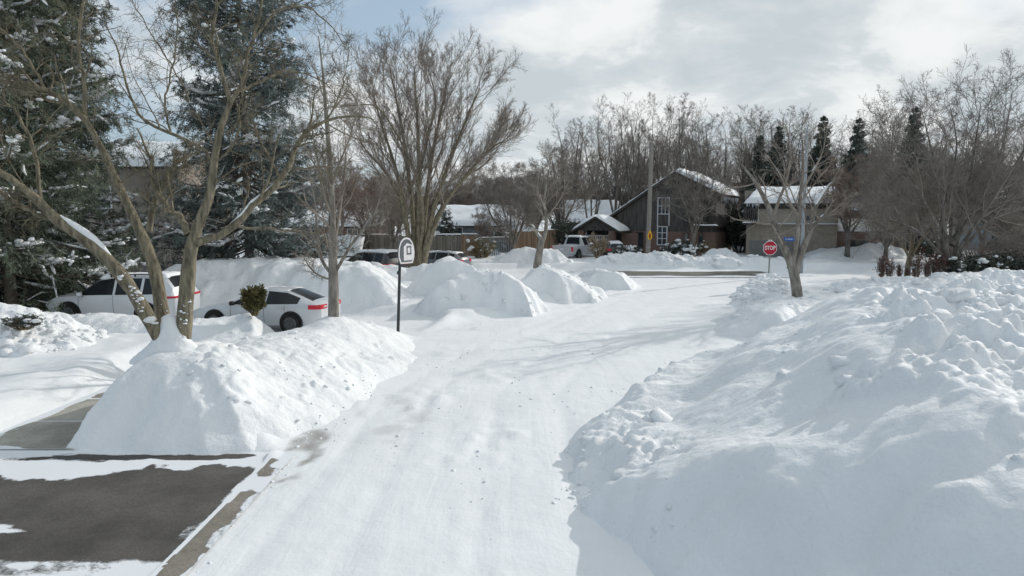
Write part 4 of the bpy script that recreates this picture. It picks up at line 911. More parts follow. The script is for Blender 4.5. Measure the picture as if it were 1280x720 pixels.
def put_conifer(proto, label, px, Y, h=None, foliage='needle', name='spruce_tree', cat='spruce', group=None, rz=0, z=None):
    X = W(px, 300, Y).x
    o = empty(name, (X, Y, (gz(X, Y) - .05) if z is None else z), rz, label, cat, group)
    if h:
        H = HC.setdefault(proto[1].name, max(v.co.z for v in proto[1].vertices)); o.scale = (h / H,) * 3
    for nm, me, m in (('trunk', proto[0], 'spruce_bark'), ('foliage', proto[1], foliage), ('snow_cover', proto[2], 'snow_cap')):
        if me is None: continue
        ob = bpy.data.objects.new(nm, me); col.objects.link(ob); ob.parent = o
        if not me.materials: me.materials.append(M[m])
        if me.materials[0] != M[m]:
            ob.material_slots[0].link = 'OBJECT'; ob.material_slots[0].material = M[m]
    return o
S1 = conifer(101, 23, 4.3, 1.0, .50, 8, .62, 4.6, 24, .17, .015, 4200, 'spruce_a')
put_conifer(S1, 'large dark spruce with snow on its boughs at the left edge', 8, 25, foliage='needle')
S2_ = conifer(102, 24, 3.3, .9, .52, 8, .6, 4.6, 24, .17, .015, 4200, 'spruce_b')
put_conifer(S2_, 'dark spruce with drooping boughs in front of the beige house wall', 74, 29, foliage='needle')
S3 = conifer(103, 24, 4.6, 1.5, .58, 8, .74, 4.6, 25, .18, .015, 3600, 'spruce_c')
put_conifer(S3, 'tall blue-green spruce behind the white sedan, dusted with snow', 311, 33, foliage='needle_blue')
SF = conifer(104, 14, 3.3, .8, .5, 9, .85, 3.4, 9, .24, .06, 120, 'spruce_far')
EV = 'evergreens standing above the tan house roof'
for px, Y, top, lab in [(968, 74, 160, 'evergreen rising behind the middle of the tan house roof'), (1022, 76, 148, 'evergreen beside the grey mast behind the tan house'), (1066, 72, 150, 'evergreen behind the round red-twigged tree'), (1134, 70, 138, 'tallest evergreen, behind the twiggy trees of the right lawn'), (946, 78, 172, 'smallest evergreen behind the left part of the tan house roof')]:
    put_conifer(SF, lab, px, Y, hy(top, Y), foliage='needle_far', name='evergreen_tree', cat='evergreen', group=EV, rz=random.uniform(0, 6))
put_conifer(SF, 'evergreen beside the far house at the right edge', 1268, 60, hy(200, 60), foliage='needle_far', name='evergreen_tree', cat='evergreen')
SS = conifer(105, 3.2, 1.35, .15, .2, 9, .9, 5, 7, .12, .025, 130, 'spruce_small', smax=.16)
put_conifer(SS, 'small snow-dotted spruce in front of the blue-grey house', 558, 64, hy(258, 64, .3), foliage='needle_far')
put_conifer(SS, 'snow-covered evergreen by the fence at the right lawn, behind the straight trunk', 1165, 58, 2.3, foliage='needle_far', name='evergreen_shrub', cat='shrub')
# ------------------------------------------------------------------ shrubs
def shrub_mesh(seed, h, r, n, name, leaf=.06, lw=.02, upright=.5, per=14, twigs=5):
    rng = np.random.RandomState(seed)
    P = np.zeros((n, 5, 3)); az = rng.uniform(0, 2 * PI, n); sp = r * np.sqrt(rng.rand(n)); hh = h * rng.uniform(.6, 1.0, n) * (1 - (1 - upright) * (sp / r) ** 2 * .6)
    for i, t in enumerate(np.linspace(0, 1, 5)):
        P[:, i] = np.stack([np.cos(az) * sp * (.25 + .75 * t ** .8), np.sin(az) * sp * (.25 + .75 * t ** .8), hh * t], -1) + rng.normal(0, .02 * t, (n, 3))
    R = np.linspace(.014, .005, 5)[None].repeat(n, 0)
    c, s = spawn(rng, P, R, per=twigs, t0=.25, t1=1, ang=.6, lr=.38, rr=.6, n=4, wob=.12, up=.06, rmin=.004)
    stems = mk(name + '_stems', merge([tubes(P, R, 4), tubes(c, s, 3)]))
    leaves = mk(name + '_leaves', merge([needles(rng, c, per, leaf, lw, .05), needles(rng, P[:, 2:], per, leaf, lw, .05)])) if leaf else None
    return stems, leaves, P
def put_shrub(p, label, px, Y, name, cat, stem_m, leaf_m, z=None, sc_=1, group=None, rz=0, snow=0, seed=0, sr=(.08, .2), shape=(1, 1, 1)):
    X = W(px, 300, Y).x; o = empty(name, (X, Y, (gz(X, Y) - .05) if z is None else z), rz, label, cat, group); o.scale = tuple(sc_ * a for a in shape)
    for nm, me, m in (('stems', p[0], stem_m), ('foliage', p[1], leaf_m)):
        if me is None: continue
        ob = bpy.data.objects.new(nm, me); col.objects.link(ob); ob.parent = o
        if not me.materials: me.materials.append(M[m])
        if me.materials[0] != M[m]: ob.material_slots[0].link = 'OBJECT'; ob.material_slots[0].material = M[m]
    if snow:
        rng = np.random.RandomState(seed); P = p[2]; i = rng.randint(0, len(P), snow); k = rng.randint(2, 5, snow); C = P[i, k] + rng.normal(0, .05, (snow, 3)) + np.array([0, 0, .04])
        sz = rng.uniform(sr[0], sr[1], (snow, 1)); link('snow_cover', mk('shrub_snow', blobs(rng, C, np.concatenate([sz, sz * .8, sz * .5], 1))), M['snow_cap'], o)
    return o
M['leaf_rust'] = mat('rusty_cedar_leaves', (.10, .055, .045), .85, .35, 5, c2=(.15, .09, .075))
M['leaf_dark'] = mat('dark_evergreen_leaves', (.055, .065, .053), .8, .4, 4, c2=(.095, .108, .085))
M['leaf_dry'] = mat('dry_beige_leaves', (.27, .21, .15), .9, .3, 4, c2=(.36, .29, .21))
M['leaf_olive'] = mat('dry_olive_leaves', (.13, .105, .05), .9, .35, 4, c2=(.20, .16, .08))
COLS = shrub_mesh(201, 1.35, .26, 22, 'column_shrub', .075, .015, .95, 9, 5)
for i, (px, h, lab) in enumerate([(1104, 1.25, 'leftmost rusty upright shrub of the row on the right lawn'), (1114, 1.05, 'second rusty upright shrub from the left in the row'), (1127, .8, 'short rusty shrub just left of the straight trunk'), (1148, 1.3, 'pointed rusty shrub just right of the straight trunk'),
                                  (1162, 1.15, 'slender rusty shrub in the middle of the gap between the two trunks'), (1172, 1.35, 'wide rusty shrub second left of the spreading tree trunks'), (1180, 1.25, 'rusty shrub touching the left of the spreading tree trunks'), (1137, .65, 'lowest rusty shrub at the foot of the straight trunk')]):
    put_shrub(COLS, lab, px, 36.4 + (i % 3) * .4, 'column_shrub', 'shrub', 'twig_red', 'leaf_rust', z=.35, sc_=h / 1.35 * 1.2, group='rusty upright shrubs in the row on the right lawn', rz=i * 1.3, snow=3, seed=i, sr=(.05, .1), shape=(.95, .95, 1))
EVS = shrub_mesh(202, 1.3, .75, 60, 'round_shrub', .09, .028, .6, 12, 6)
for i, (px, sc_, lab) in enumerate([(1207, 1.15, 'dark evergreen shrub right of the spreading tree trunks'), (1222, 1.0, 'snow-topped dark evergreen shrub second right of the spreading tree'), (1240, 1.15, 'dark evergreen shrub in the middle of the right-hand clump'), (1258, 1.2, 'dark evergreen shrub second from the right edge'), (1276, 1.3, 'dark evergreen shrub cut by the right edge')]):
    put_shrub(EVS, lab, px, 36.2 + (i % 2) * .7, 'evergreen_shrub', 'shrub', 'twig_dark', 'leaf_dark', z=.45, sc_=sc_, group='dark evergreen shrubs with snow at the right edge', rz=i * 1.9, snow=26, seed=20 + i, sr=(.07, .2))
for i, (px, sc_, Y, z, lab) in enumerate([(836, .9, 58.3, .3, 'dark evergreen shrub under the tall white window'), (852, 1.25, 57.6, .3, 'large dark evergreen shrub bowed under snow in front of the dark house'), (862, 1.1, 57.2, .3, 'dark evergreen shrub left of the trunk at the dark house'), (779, .9, 57.5, .3, 'dark shrub in front of the brick porch column'), (792, .9, 57.9, .3, 'small dark shrub right of the porch column')]):
    put_shrub(EVS, lab, px, Y, 'evergreen_shrub', 'shrub', 'twig_dark', 'leaf_dark', z=z, sc_=sc_, group='dark evergreen shrubs along the front of the dark house', rz=i * 2.1, snow=34, seed=40 + i, sr=(.1, .27))
put_shrub(shrub_mesh(203, 1.9, .9, 50, 'dry_shrub', .08, .03, .7, 10, 6), 'pale dry shrub with curled leaves in front of the porch of the dark house', 747, 55, 'dry_shrub', 'shrub', 'leaf_dry', 'leaf_dry', z=.5, sc_=1.05, snow=14, seed=60)
put_shrub(shrub_mesh(204, 1.5, 1.1, 70, 'fence_shrub', .07, .018, .7, 7, 6), 'straggly olive-brown shrub in front of the long wooden fence', 602, 56, 'fence_shrub', 'shrub', 'leaf_olive', 'leaf_olive', z=.35, sc_=1.2, snow=25, seed=61)
put_shrub(shrub_mesh(205, 1.2, 1.0, 60, 'red_shrub', 0, 0, .8, 0, 10), 'dense red-twigged shrub behind the spreading tree on the right', 1226, 44, 'red_shrub', 'shrub', 'twig_red', None, z=.4, sc_=1.7)
put_shrub(shrub_mesh(206, .9, .7, 60, 'brown_shrub', .06, .02, .7, 8, 6), 'low brown shrub beside the snow-covered evergreen on the right lawn', 1148, 57, 'brown_shrub', 'shrub', 'leaf_olive', 'leaf_rust', z=.4, sc_=1.1)
put_shrub(shrub_mesh(207, 1.6, .8, 70, 'house_shrub', .06, .02, .7, 8, 6), 'brown leafy shrub right of the trunk in front of the brick wall', 884, 58, 'house_shrub', 'shrub', 'leaf_dry', 'leaf_olive', z=.3, sc_=.9, snow=20, seed=64)
put_shrub(shrub_mesh(208, .95, .42, 60, 'cedar_shrub', .085, .022, .9, 26, 8), 'olive cedar bush sticking out of the snow in front of the white sedan door', 315, 21.8, 'cedar_shrub', 'shrub', 'leaf_olive', 'needle_yew', z=.75, sc_=.92, shape=(.9, .9, 1))
put_shrub(EVS, 'dark shrub mostly buried in the lumpy snow heap at the left edge', 20, 17.9, 'buried_shrub', 'shrub', 'leaf_olive', 'leaf_dark', z=.95, sc_=.45, snow=14, seed=66, sr=(.1, .25), shape=(1.5, 1, .7))
HEDGE = shrub_mesh(209, 3.4, 1.5, 120, 'hedge_tree', .16, .05, .8, 12, 7)
for i, (px, sc_, lab) in enumerate([(703, .95, 'dark cedar behind the right end of the wooden fence'), (716, .9, 'dark cedar right behind the parked pickup truck'), (632, .75, 'dark evergreen behind the corner of the wooden fence'), (926, 1.3, 'dark evergreen filling the gap between the dark house and the tan house')]):
    put_shrub(HEDGE, lab, px, 64 + i * .6, 'cedar_tree', 'tree', 'twig_dark', 'leaf_dark', z=.2, sc_=sc_, group='dark cedars behind the wooden fence', rz=i * 2, snow=14, seed=70 + i, sr=(.15, .35))

# ------------------------------------------------------------------ buildings
M['dark_wood'] = mat('dark_stained_siding', (.072, .065, .06), .8, .3, 1.2, .01, 10, c2=(.10, .091, .084), stretch=(6, 6, .6))
M['black_wood'] = mat('black_wood', (.052, .048, .045), .8, .3, 4, c2=(.075, .068, .063))
M['white_paint'] = mat('white_paint', (.60, .61, .62), .6, .08, 4)
M['glass'] = mat('window_glass', (.035, .042, .05), .08, .3, .7, spec=.6, c2=(.06, .07, .08))
M['tan_stucco'] = mat('tan_stucco', (.27, .235, .19), .9, .12, 1.5, .004, 60, c2=(.30, .265, .215))
M['tan_light'] = mat('light_tan_panel', (.32, .285, .24), .85, .1, 1.5)
M['garage_grey'] = mat('grey_garage_door', (.19, .19, .185), .7, .1, 2)
M['beige'] = mat('beige_siding', (.235, .205, .175), .9, .12, .8, c2=(.28, .245, .21))
M['blue_grey'] = mat('blue_grey_siding', (.115, .145, .17), .85, .12, 1.5, c2=(.13, .165, .19))
M['pale_blue'] = mat('pale_grey_siding', (.34, .37, .40), .85, .1, 1.5)
M['ice'] = mat('icicles', (.62, .66, .70), .2, .1, 3, spec=.6)
M['roof'] = mat('dark_shingle_edge', (.06, .055, .05), .9, .25, 3)
def brick_mat():
    m = bpy.data.materials.new('red_brown_brick'); nt, b = nodes(m)
    tc = N(nt, 'TexCoord'); mp = N(nt, 'Mapping'); mp.inputs['Rotation'].default_value = (PI / 2, 0, 0); nt.links.new(tc.outputs['Object'], mp.inputs[0])
    br = N(nt, 'TexBrick', Scale=1.0); br.inputs['Brick Width'].default_value = .24; br.inputs['Row Height'].default_value = .08; br.inputs['Mortar Size'].default_value = .01
    br.inputs['Color1'].default_value = (.17, .10, .075, 1); br.inputs['Color2'].default_value = (.19, .105, .075, 1); br.inputs['Mortar'].default_value = (.2, .17, .15, 1)
    nt.links.new(mp.outputs[0], br.inputs['Vector']); nt.links.new(br.outputs['Color'], b.inputs['Base Color']); b.inputs['Roughness'].default_value = .9
    return m
M['brick'] = brick_mat()
def wood_fence_mat(name, c, c2, n=7.0):
    return mat(name, c, .9, .2, 1.0, c2=c2, stretch=(n, n, .25), detail=6)
M['fence_wood'] = wood_fence_mat('weathered_brown_fence', (.20, .135, .09), (.27, .19, .13))
M['fence_grey'] = wood_fence_mat('weathered_grey_fence', (.17, .155, .13), (.235, .215, .185))
M['fence_metal'] = mat('grey_metal_fence', (.20, .22, .23), .6, .1, 2, metal=0)
def snow_slab(name, c00, c10, c11, c01, thick, parent, seed=0, res=.18, m='snow_cap', droop=.0, rough=.05):
    """snow lying on a flat or sloping quad; corners counter-clockwise seen from above"""
    c = [np.array(v, float) for v in (c00, c10, c11, c01)]
    lu = max(np.linalg.norm(c[1] - c[0]), np.linalg.norm(c[2] - c[3])); lv = max(np.linalg.norm(c[3] - c[0]), np.linalg.norm(c[2] - c[1]))
    nu = max(4, min(160, int(lu / res))); nv = max(4, min(120, int(lv / res)))
    U, V = np.meshgrid(np.linspace(0, 1, nu), np.linspace(0, 1, nv))
    U3, V3 = U[..., None], V[..., None]
    B = c[0] * (1 - U3) * (1 - V3) + c[1] * U3 * (1 - V3) + c[2] * U3 * V3 + c[3] * (1 - U3) * V3
    e = np.minimum(np.minimum(U, 1 - U) * lu, np.minimum(V, 1 - V) * lv)
    n1 = fbm(U * lu * .8 + seed * 9, V * lv * .8, 4, 300 + seed)
    h = thick * (np.clip(e / (thick * .9), 0, 1) ** .5) * (1 + .35 * n1) + rough * fbm(U * lu * 3, V * lv * 3, 3, 310 + seed) * np.clip(e / .2, 0, 1)
    T = B.copy(); T[..., 2] += h + .004
    n = nu * nv; Vv = np.concatenate([T.reshape(-1, 3), B.reshape(-1, 3) + np.array([0, 0, .003])])
    top = grid_faces(nv, nu); bot = top[:, ::-1] + n
    ring = np.concatenate([np.arange(nu), np.arange(1, nv) * nu + nu - 1, np.arange(nu - 2, -1, -1) + (nv - 1) * nu, np.arange(nv - 2, 0, -1) * nu]); r2 = np.roll(ring, -1)
    side = np.stack([ring + n, r2 + n, r2, ring], -1)
    return link(name, mesh_np(name, Vv, quads=np.concatenate([top, bot, side])), M[m], parent)
def window(parent, x0, x1, z0, z1, y, fm='white_paint', bars=(1, 1), fw=.07, label=None, axis='y'):
    """framed window in a wall facing -y (local); frame proud of the wall, pane set back in it"""
    b = MB(); d0, d1 = y - .06, y + .02
    b.box(x0 - fw, x0, d0, d1, z0 - fw, z1 + fw).box(x1, x1 + fw, d0, d1, z0 - fw, z1 + fw).box(x0, x1, d0, d1, z1, z1 + fw).box(x0, x1, d0, d1, z0 - fw, z0)
    for i in range(1, bars[0]): x = x0 + (x1 - x0) * i / bars[0]; b.box(x - fw * .35, x + fw * .35, d0 + .012, d1 - .01, z0, z1)
    for i in range(1, bars[1]): z = z0 + (z1 - z0) * i / bars[1]; b.box(x0, x1, d0 + .017, d1 - .013, z - fw * .35, z + fw * .35)
    w = b.build('window', M[fm], parent)
    MB().box(x0, x1, y - .02, y + .01, z0, z1).build('pane', M['glass'], w)
    return w
def icicles(parent, p0, p1, n, lo, hi, seed=0):
    rg = random.Random(seed); b = MB(); p0, p1 = Vector(p0), Vector(p1)
    for i in range(n):
        p = p0.lerp(p1, rg.random()); b.cyl(p + Vector((0, 0, .02)), p - Vector((0, 0, rg.uniform(lo, hi))), rg.uniform(.02, .05), .003, 5)
    return b.build('icicle_row', M['ice'], parent, smooth=True)

# dark chalet-like house ------------------------------------------------
TH = math.radians(-27); HY = 62.0
h = empty('dark_house', (W(843, 300, HY).x, HY, .1), TH, 'dark brown steep-roofed house with brick base and tall white window, behind the wooden pole', 'house')
pk, er, el_ = 7.5, 5.75, 3.6; xr, xl, ln_ = 3.5, -5.9, 9.0
b = MB().prism_y([(xl, 0), (xr, 0), (xr, er), (0, pk), (xl, el_)], 0, ln_); b.build('wall', M['dark_wood'], h)
# brick base: 4 cm proud of the siding
MB().box(xl + .2, xr + .04, -.05, 0.6, 0, 2.35).box(xr - .5, xr + .05, .6, ln_ - .1, -.002, 2.33).build('brick_base', M['brick'], h)
def slab_y(pa, pb, y0, y1, t, name, parent, m):   # sloping roof board between (x,z) pa and pb
    n = Vector((-(pb[1] - pa[1]), 0, pb[0] - pa[0])).normalized()
    if n.z < 0: n = -n
    return MB().prism_y([pa, pb, (pb[0] + n.x * t, pb[1] + n.z * t), (pa[0] + n.x * t, pa[1] + n.z * t)], y0, y1).build(name, m, parent)
sl_r = (pk - er) / xr; sl_l = (pk - el_) / -xl
rf = slab_y((.0, pk + .02), (xr + .6, er - .6 * sl_r + .02), -.55, ln_ + .5, .2, 'roof', h, M['roof'])
snow_slab('roof_snow', (.05, -.55, pk + .2), (xr + .6, -.55, er - .6 * sl_r + .2), (xr + .6, ln_ + .5, er - .6 * sl_r + .2), (.05, ln_ + .5, pk + .2), .44, rf, 1)
rl = slab_y((xl - .5, el_ - .5 * sl_l + .02), (0, pk + .02), -.55, ln_ + .5, .2, 'roof', h, M['roof'])
snow_slab('roof_snow', (xl - .5, -.55, el_ - .5 * sl_l + .2), (-.05, -.55, pk + .2), (-.05, ln_ + .5, pk + .2), (xl - .5, ln_ + .5, el_ - .5 * sl_l + .2), .13, rl, 2)
icicles(h, (xr + .55, -.5, er - .6 * sl_r), (xr + .55, ln_, er - .6 * sl_r), 46, .15, .75, 4)
# overhanging upper storey on the right and balcony rail
MB().box(1.5, xr + .25, -.75, ln_ * .9, 2.75, 4.9).build('upper_storey', M['black_wood'], h)
rb = MB()
for i in range(15): rb.box(1.55 + i * .145, 1.59 + i * .145, -.82, -.78, 3.0, 3.75)
rb.box(1.5, xr + .3, -.85, -.76, 3.75, 3.83).build('balcony_railing', M['dark_wood'], h)
snow_slab('ledge_snow', (1.5, -1.0, 2.93), (xr + .5, -1.0, 2.93), (xr + .5, -.76, 2.93), (1.5, -.76, 2.93), .14, h, 3)
for i, x in enumerate((-1.52,)):
    window(h, x, x + .95, 3.98, 5.35, -.05, bars=(3, 2), fw=.09)
    window(h, x + .02, x + .8, 1.2, 2.75, -.06, bars=(2, 3), fw=.09)
    MB().box(x - .03, x + .98, -.07, -.006, 2.98, 3.78).build('window_panel', M['dark_wood'], h)
    MB().box(x - .1, x - .01, -.10, -.008, 2.85, 3.9).box(x + .96, x + 1.05, -.10, -.008, 2.85, 3.9).build('window_trim', M['white_paint'], h)
window(h, .9, 1.2, .9, 2.2, -.07, 'black_wood', fw=.06); window(h, 2.25, 2.5, .9, 2.2, -.07, 'black_wood', fw=.06)
window(h, -3.6, -2.9, .5, 2.2, -.07, 'black_wood', fw=.06)
MB().box(-4.5, -3.95, -.085, -.006, 0, 2.3).build('door', M['black_wood'], h); MB().box(-4.6, -4.5, -.095, -.004, 0, 2.38).build('door_post', M['white_paint'], h)
# porch with its own small gable
px_, pw, pd, pzr, pze = -6.35, 1.75, 3.4, 3.55, 2.55
MB().prism_y([(px_ - pw, pze - .1), (px_ + pw, pze - .1), (px_ + pw, pze), (px_, pzr), (px_ - pw, pze)], -pd + .25, -pd + .4).build('porch_gable', M['black_wood'], h)
MB().box(px_ - pw, px_ + pw, -.9, -.6, 0, pze).build('porch_wall', M['black_wood'], h)
for x in (px_ - pw, px_ + pw - .55): MB().box(x, x + .55, -pd + .15, -pd + .7, 0, pze - .1).build('porch_column', M['brick'], h)
MB().box(px_ + pw + .0, px_ + pw + 1.5, -1.2, -.9, 0, 2.2).build('side_wall', M['brick'], h)
lt = MB()
for i in range(13): x = px_ - pw + .65 + i * .18; lt.box(x, x + .06, -pd + .5, -pd + .54, 1.35, 1.95)
for z in (1.33, 1.64, 1.95): lt.box(px_ - pw + .6, px_ + pw - .6, -pd + .47, -pd + .495, z, z + .06)
lt.build('lattice', M['white_paint'], h)
for s in (-1, 1):
    ex = px_ + s * (pw + .55); ez = pze - .55 * (pzr - pze) / pw
    a, c_ = ((ex, ez), (px_, pzr)) if s < 0 else ((px_, pzr), (ex, ez))
    r_ = slab_y(a, c_, -pd - .1, -.3, .16, 'porch_roof', h, M['roof'])
    if s < 0: snow_slab('roof_snow', (ex, -pd - .1, ez + .16), (px_, -pd - .1, pzr + .16), (px_, -.3, pzr + .16), (ex, -.3, ez + .16), .32, r_, 5)
    else: snow_slab('roof_snow', (px_, -pd - .1, pzr + .16), (ex, -pd - .1, ez + .16), (ex, -.3, ez + .16), (px_, -.3, pzr + .16), .32, r_, 6)

# tan garage house ------------------------------------------------------
HY2 = 59.0; k = HY2 / F; X2 = W(933, 300, HY2).x
t2 = empty('tan_house', (X2, HY2, 0), math.radians(-18), 'tan two-storey house with grey garage door and snowy roof behind the stop sign', 'house')
zz2 = lambda py: W(640, py, HY2).z
w2 = 7.1
MB().box(0, w2, 0, 8, 0, zz2(279)).build('wall', M['tan_stucco'], t2)
MB().box(.85, w2, -.35, 8.0, zz2(278.6), zz2(257)).build('upper_wall', M['tan_light'], t2)
MB().box(.82, w2 + .02, -.40, -.33, zz2(280), zz2(278.5)).box(.80, .92, -.385, -.345, zz2(278.5), zz2(257)).build('trim_board', M['white_paint'], t2)
g = MB(); gz0, gz1 = 0, zz2(300)
for i in range(5): g.box(.25, 4.7, -.03, .02, gz0 + (gz1 - gz0) * i / 5 + .012, gz0 + (gz1 - gz0) * (i + 1) / 5 - .012)
g.build('garage_door', M['garage_grey'], t2)
window(t2, 4.5, 5.45, zz2(275.5), zz2(269.5), -.36, 'tan_light', (2, 1), .06)
ez2, rz2 = zz2(257), zz2(236); ov = .7
rf2 = MB().prism_x([(-ov - .2, ez2), (-ov - .2, ez2 + .18), (4, rz2 - .05), (8.6, ez2 + .18), (8.6, ez2), (4, rz2 - .25)], -.25, w2 + .3); rf2 = rf2.build('roof', M['roof'], t2)
snow_slab('roof_snow', (-.35, -ov - .3, ez2 + .17), (w2 + .35, -ov - .3, ez2 + .17), (w2 + .35, 4, rz2 - .05), (.75, 4, rz2 - .05), .42, rf2, 7)
MB().box(.8, w2, -.5, -.36, ez2 - .28, ez2 + .0).build('fascia', M['black_wood'], t2)
bc = MB().box(-.35, .8, -1.1, .0, zz2(281), zz2(278.5))
bc.build('balcony_floor', M['black_wood'], t2)
br_ = MB()
for i in range(7): br_.box(-.33 + i * .17, -.22 + i * .17, -1.08, -1.02, zz2(277), ez2 - .1 - (i % 3) * .12)
br_.box(-.35, .8, -1.09, -1.01, zz2(262), zz2(260.5)).box(.72, .82, -1.1, -.36, zz2(278.4), ez2).build('balcony_screen', M['black_wood'], t2)
snow_slab('ledge_snow', (-.42, -1.2, zz2(278.4)), (.85, -1.2, zz2(278.4)), (.85, -.4, zz2(278.4)), (-.42, -.4, zz2(278.4)), .22, t2, 8)
icicles(t2, (-.2, -ov - .25, ez2 + .1), (1.0, -ov - .25, ez2 + .1), 14, .15, .6, 9)
MB().box(w2 + .0, w2 + 3.2, .6, 6, 0, 2.6).build('side_wing', M['brick'], t2)
snow_slab('wing_snow', (w2 + .02, .4, 2.6), (w2 + 3.3, .4, 2.6), (w2 + 3.3, 6, 3.4), (w2 + .02, 6, 3.4), .35, t2, 9)
window(t2, w2 + 1.2, w2 + 2.4, .9, 1.8, .59, 'black_wood', (2, 1), .05)

def simple_house(label, pxs, Y, py_eave, py_ridge, depth, wall_m, rz=0, wins=(), zb=0, hip=0, ov=.5, name='house', seed=0, chimney=None):
    x0, x1 = W(pxs[0], 300, Y).x, W(pxs[1], 300, Y).x; w = x1 - x0
    o = empty(name, (x0, Y, zb), rz, label, 'house'); e = W(640, py_eave, Y).z - zb; r = W(640, py_ridge, Y + depth / 2).z - zb
    MB().prism_x([(0, 0), (0, e), (depth / 2, r - .3), (depth, e), (depth, 0)], 0, w).build('wall', M[wall_m], o)
    s = (r - e) / (depth / 2)
    rf = MB().prism_x([(-ov, e - ov * s), (-ov, e - ov * s + .16), (depth / 2, r + .0), (depth + ov, e - ov * s + .16), (depth + ov, e - ov * s), (depth / 2, r - .2)], -.4, w + .4).build('roof', M['roof'], o)
    snow_slab('roof_snow', (-.45, -ov - .1, e - ov * s + .16), (w + .45, -ov - .1, e - ov * s + .16), (w + .45 - hip, depth / 2, r), (-.45 + hip, depth / 2, r), .38, rf, 20 + seed, res=.3)
    for (a, b_, za, zb_, fm, bars) in wins: window(o, a, b_, za, zb_, -.012, fm, bars, .08)
    if chimney: MB().box(chimney, chimney + .7, depth / 2 - .3, depth / 2 + .4, r - .6, r + 1.0).build('chimney', M['brick'], o)
    return o
# blue-grey bungalow behind the fence
simple_house('blue-grey bungalow with thick roof snow behind the long fence', (545, 641), 72, 281.5, 259, 9, 'blue_grey', wins=((2.0, 2.75, 1.3, 2.6, 'white_paint', (1, 1)), (5.2, 6.2, 1.4, 2.4, 'white_paint', (2, 1))), seed=1)
simple_house('far house with snowy roof behind the porch of the dark house', (706, 776), 82, 277, 252, 9, 'pale_blue', wins=((1, 2, 1.0, 2.2, 'white_paint', (1, 1)),), seed=2, chimney=2.6)
simple_house('small snow-roofed garage between the bungalow and the wooden fence', (622, 664), 66, 300, 287, 5, 'pale_blue', seed=3)
simple_house('low brown house with snowy roof behind the slim tree', (360, 474), 74, 283, 265, 10, 'brick', wins=((2, 3.2, 1.2, 2.4, 'white_paint', (2, 1)), (6.5, 7.5, 1.2, 2.4, 'white_paint', (2, 1))), seed=4)
simple_house('small snow-covered shed roof behind the snowed-in car at left', (422, 446), 58, 314, 296, 2.2, 'brick', seed=5, name='shed')
simple_house('beige two-storey house behind the left spruces', (96, 226), 41, 208, 182, 8, 'beige', wins=((1.0, 2.2, 4.4, 5.8, 'white_paint', (2, 1)), (5.9, 6.15, 3.9, 5.6, 'white_paint', (1, 1)), (1.4, 2.6, 1.0, 2.3, 'white_paint', (2, 1))), seed=6)
MB()
simple_house('grey far house at the right edge with snow on its roof', (1252, 1330), 66, 264, 240, 8, 'pale_blue', wins=((1, 2.2, 1.0, 2.3, 'white_paint', (2, 1)), (3.4, 4.4, 1.0, 2.3, 'white_paint', (2, 1))), seed=7)
simple_house('brown far house with snow patches behind the trees of the right lawn', (1066, 1128), 70, 262, 240, 8, 'tan_stucco', wins=((1.6, 2.6, 1, 2.2, 'white_paint', (1, 1)),), seed=8)
# drain pipe on the beige house
# fences ---------------------------------------------------------------
def fence(label, p0, p1, h0, m, panel=2.4, board=.14, gap=.012, snow=.1, seed=0, pickets=False, z=0.2):
    a, b_ = Vector((p0[0], p0[1], 0)), Vector((p1[0], p1[1], 0)); L_ = (b_ - a).length; an = math.atan2(b_.y - a.y, b_.x - a.x)
    o = empty('fence', (a.x, a.y, z), an, label, 'fence'); n = max(1, round(L_ / panel)); pl = L_ / n; rg = random.Random(seed)
    for i in range(n):
        q = MB(); x = i * pl + .06
        while x < (i + 1) * pl - .06:
            w = (board if not pickets else .09); t = h0 + rg.uniform(-.015, .015); q.box(x, min(x + w - gap, (i + 1) * pl - .055), -.012, .012, .0, t); x += w if not pickets else .17
        q.box(i * pl + .055, (i + 1) * pl - .055, .013, .05, .35, .43).box(i * pl + .055, (i + 1) * pl - .055, .013, .05, h0 - .3, h0 - .22).build('fence_panel', m, o)
    for i in range(n + 1): MB().box(i * pl - .052, i * pl + .052, -.05, .055, 0, h0 + .08).build('post', m, o)
    if snow: snow_slab('snow_cap', (-.05, -.07, h0 + .08), (L_ + .05, -.07, h0 + .08), (L_ + .05, .09, h0 + .08), (-.05, .09, h0 + .08), snow, o, 40 + seed, res=.12)
    return o
def XY(px, Y): p = W(px, 300, Y); return (p.x, p.y)
fence('long weathered grey-brown wooden fence left of the olive shrub', XY(452, 60), XY(577, 60), 1.95, M['fence_grey'], seed=1, snow=.16)
fence('short brown wooden fence section beside the olive shrub', XY(577.5, 59.8), XY(597, 59.6), 2.0, M['fence_wood'], seed=2, snow=.16)
fence('grey metal picket fence between the two wooden fences', XY(599, 58.5), XY(641, 60), 1.75, M['fence_metal'], seed=3, snow=.05, pickets=True)
fence('brown wooden fence behind the low forking tree', XY(642, 60), XY(708, 64), 2.05, M['fence_wood'], seed=4, snow=.06, z=.45)
fence('weathered wooden fence far right behind the straight-trunked tree', XY(1098, 62), XY(1128, 62), 2.3, M['fence_grey'], seed=5, snow=.08)
fence('dark low fence right of the tan house', XY(1034, 60.5), XY(1052, 60.5), 1.2, M['black_wood'], seed=6, snow=.1, z=.4)
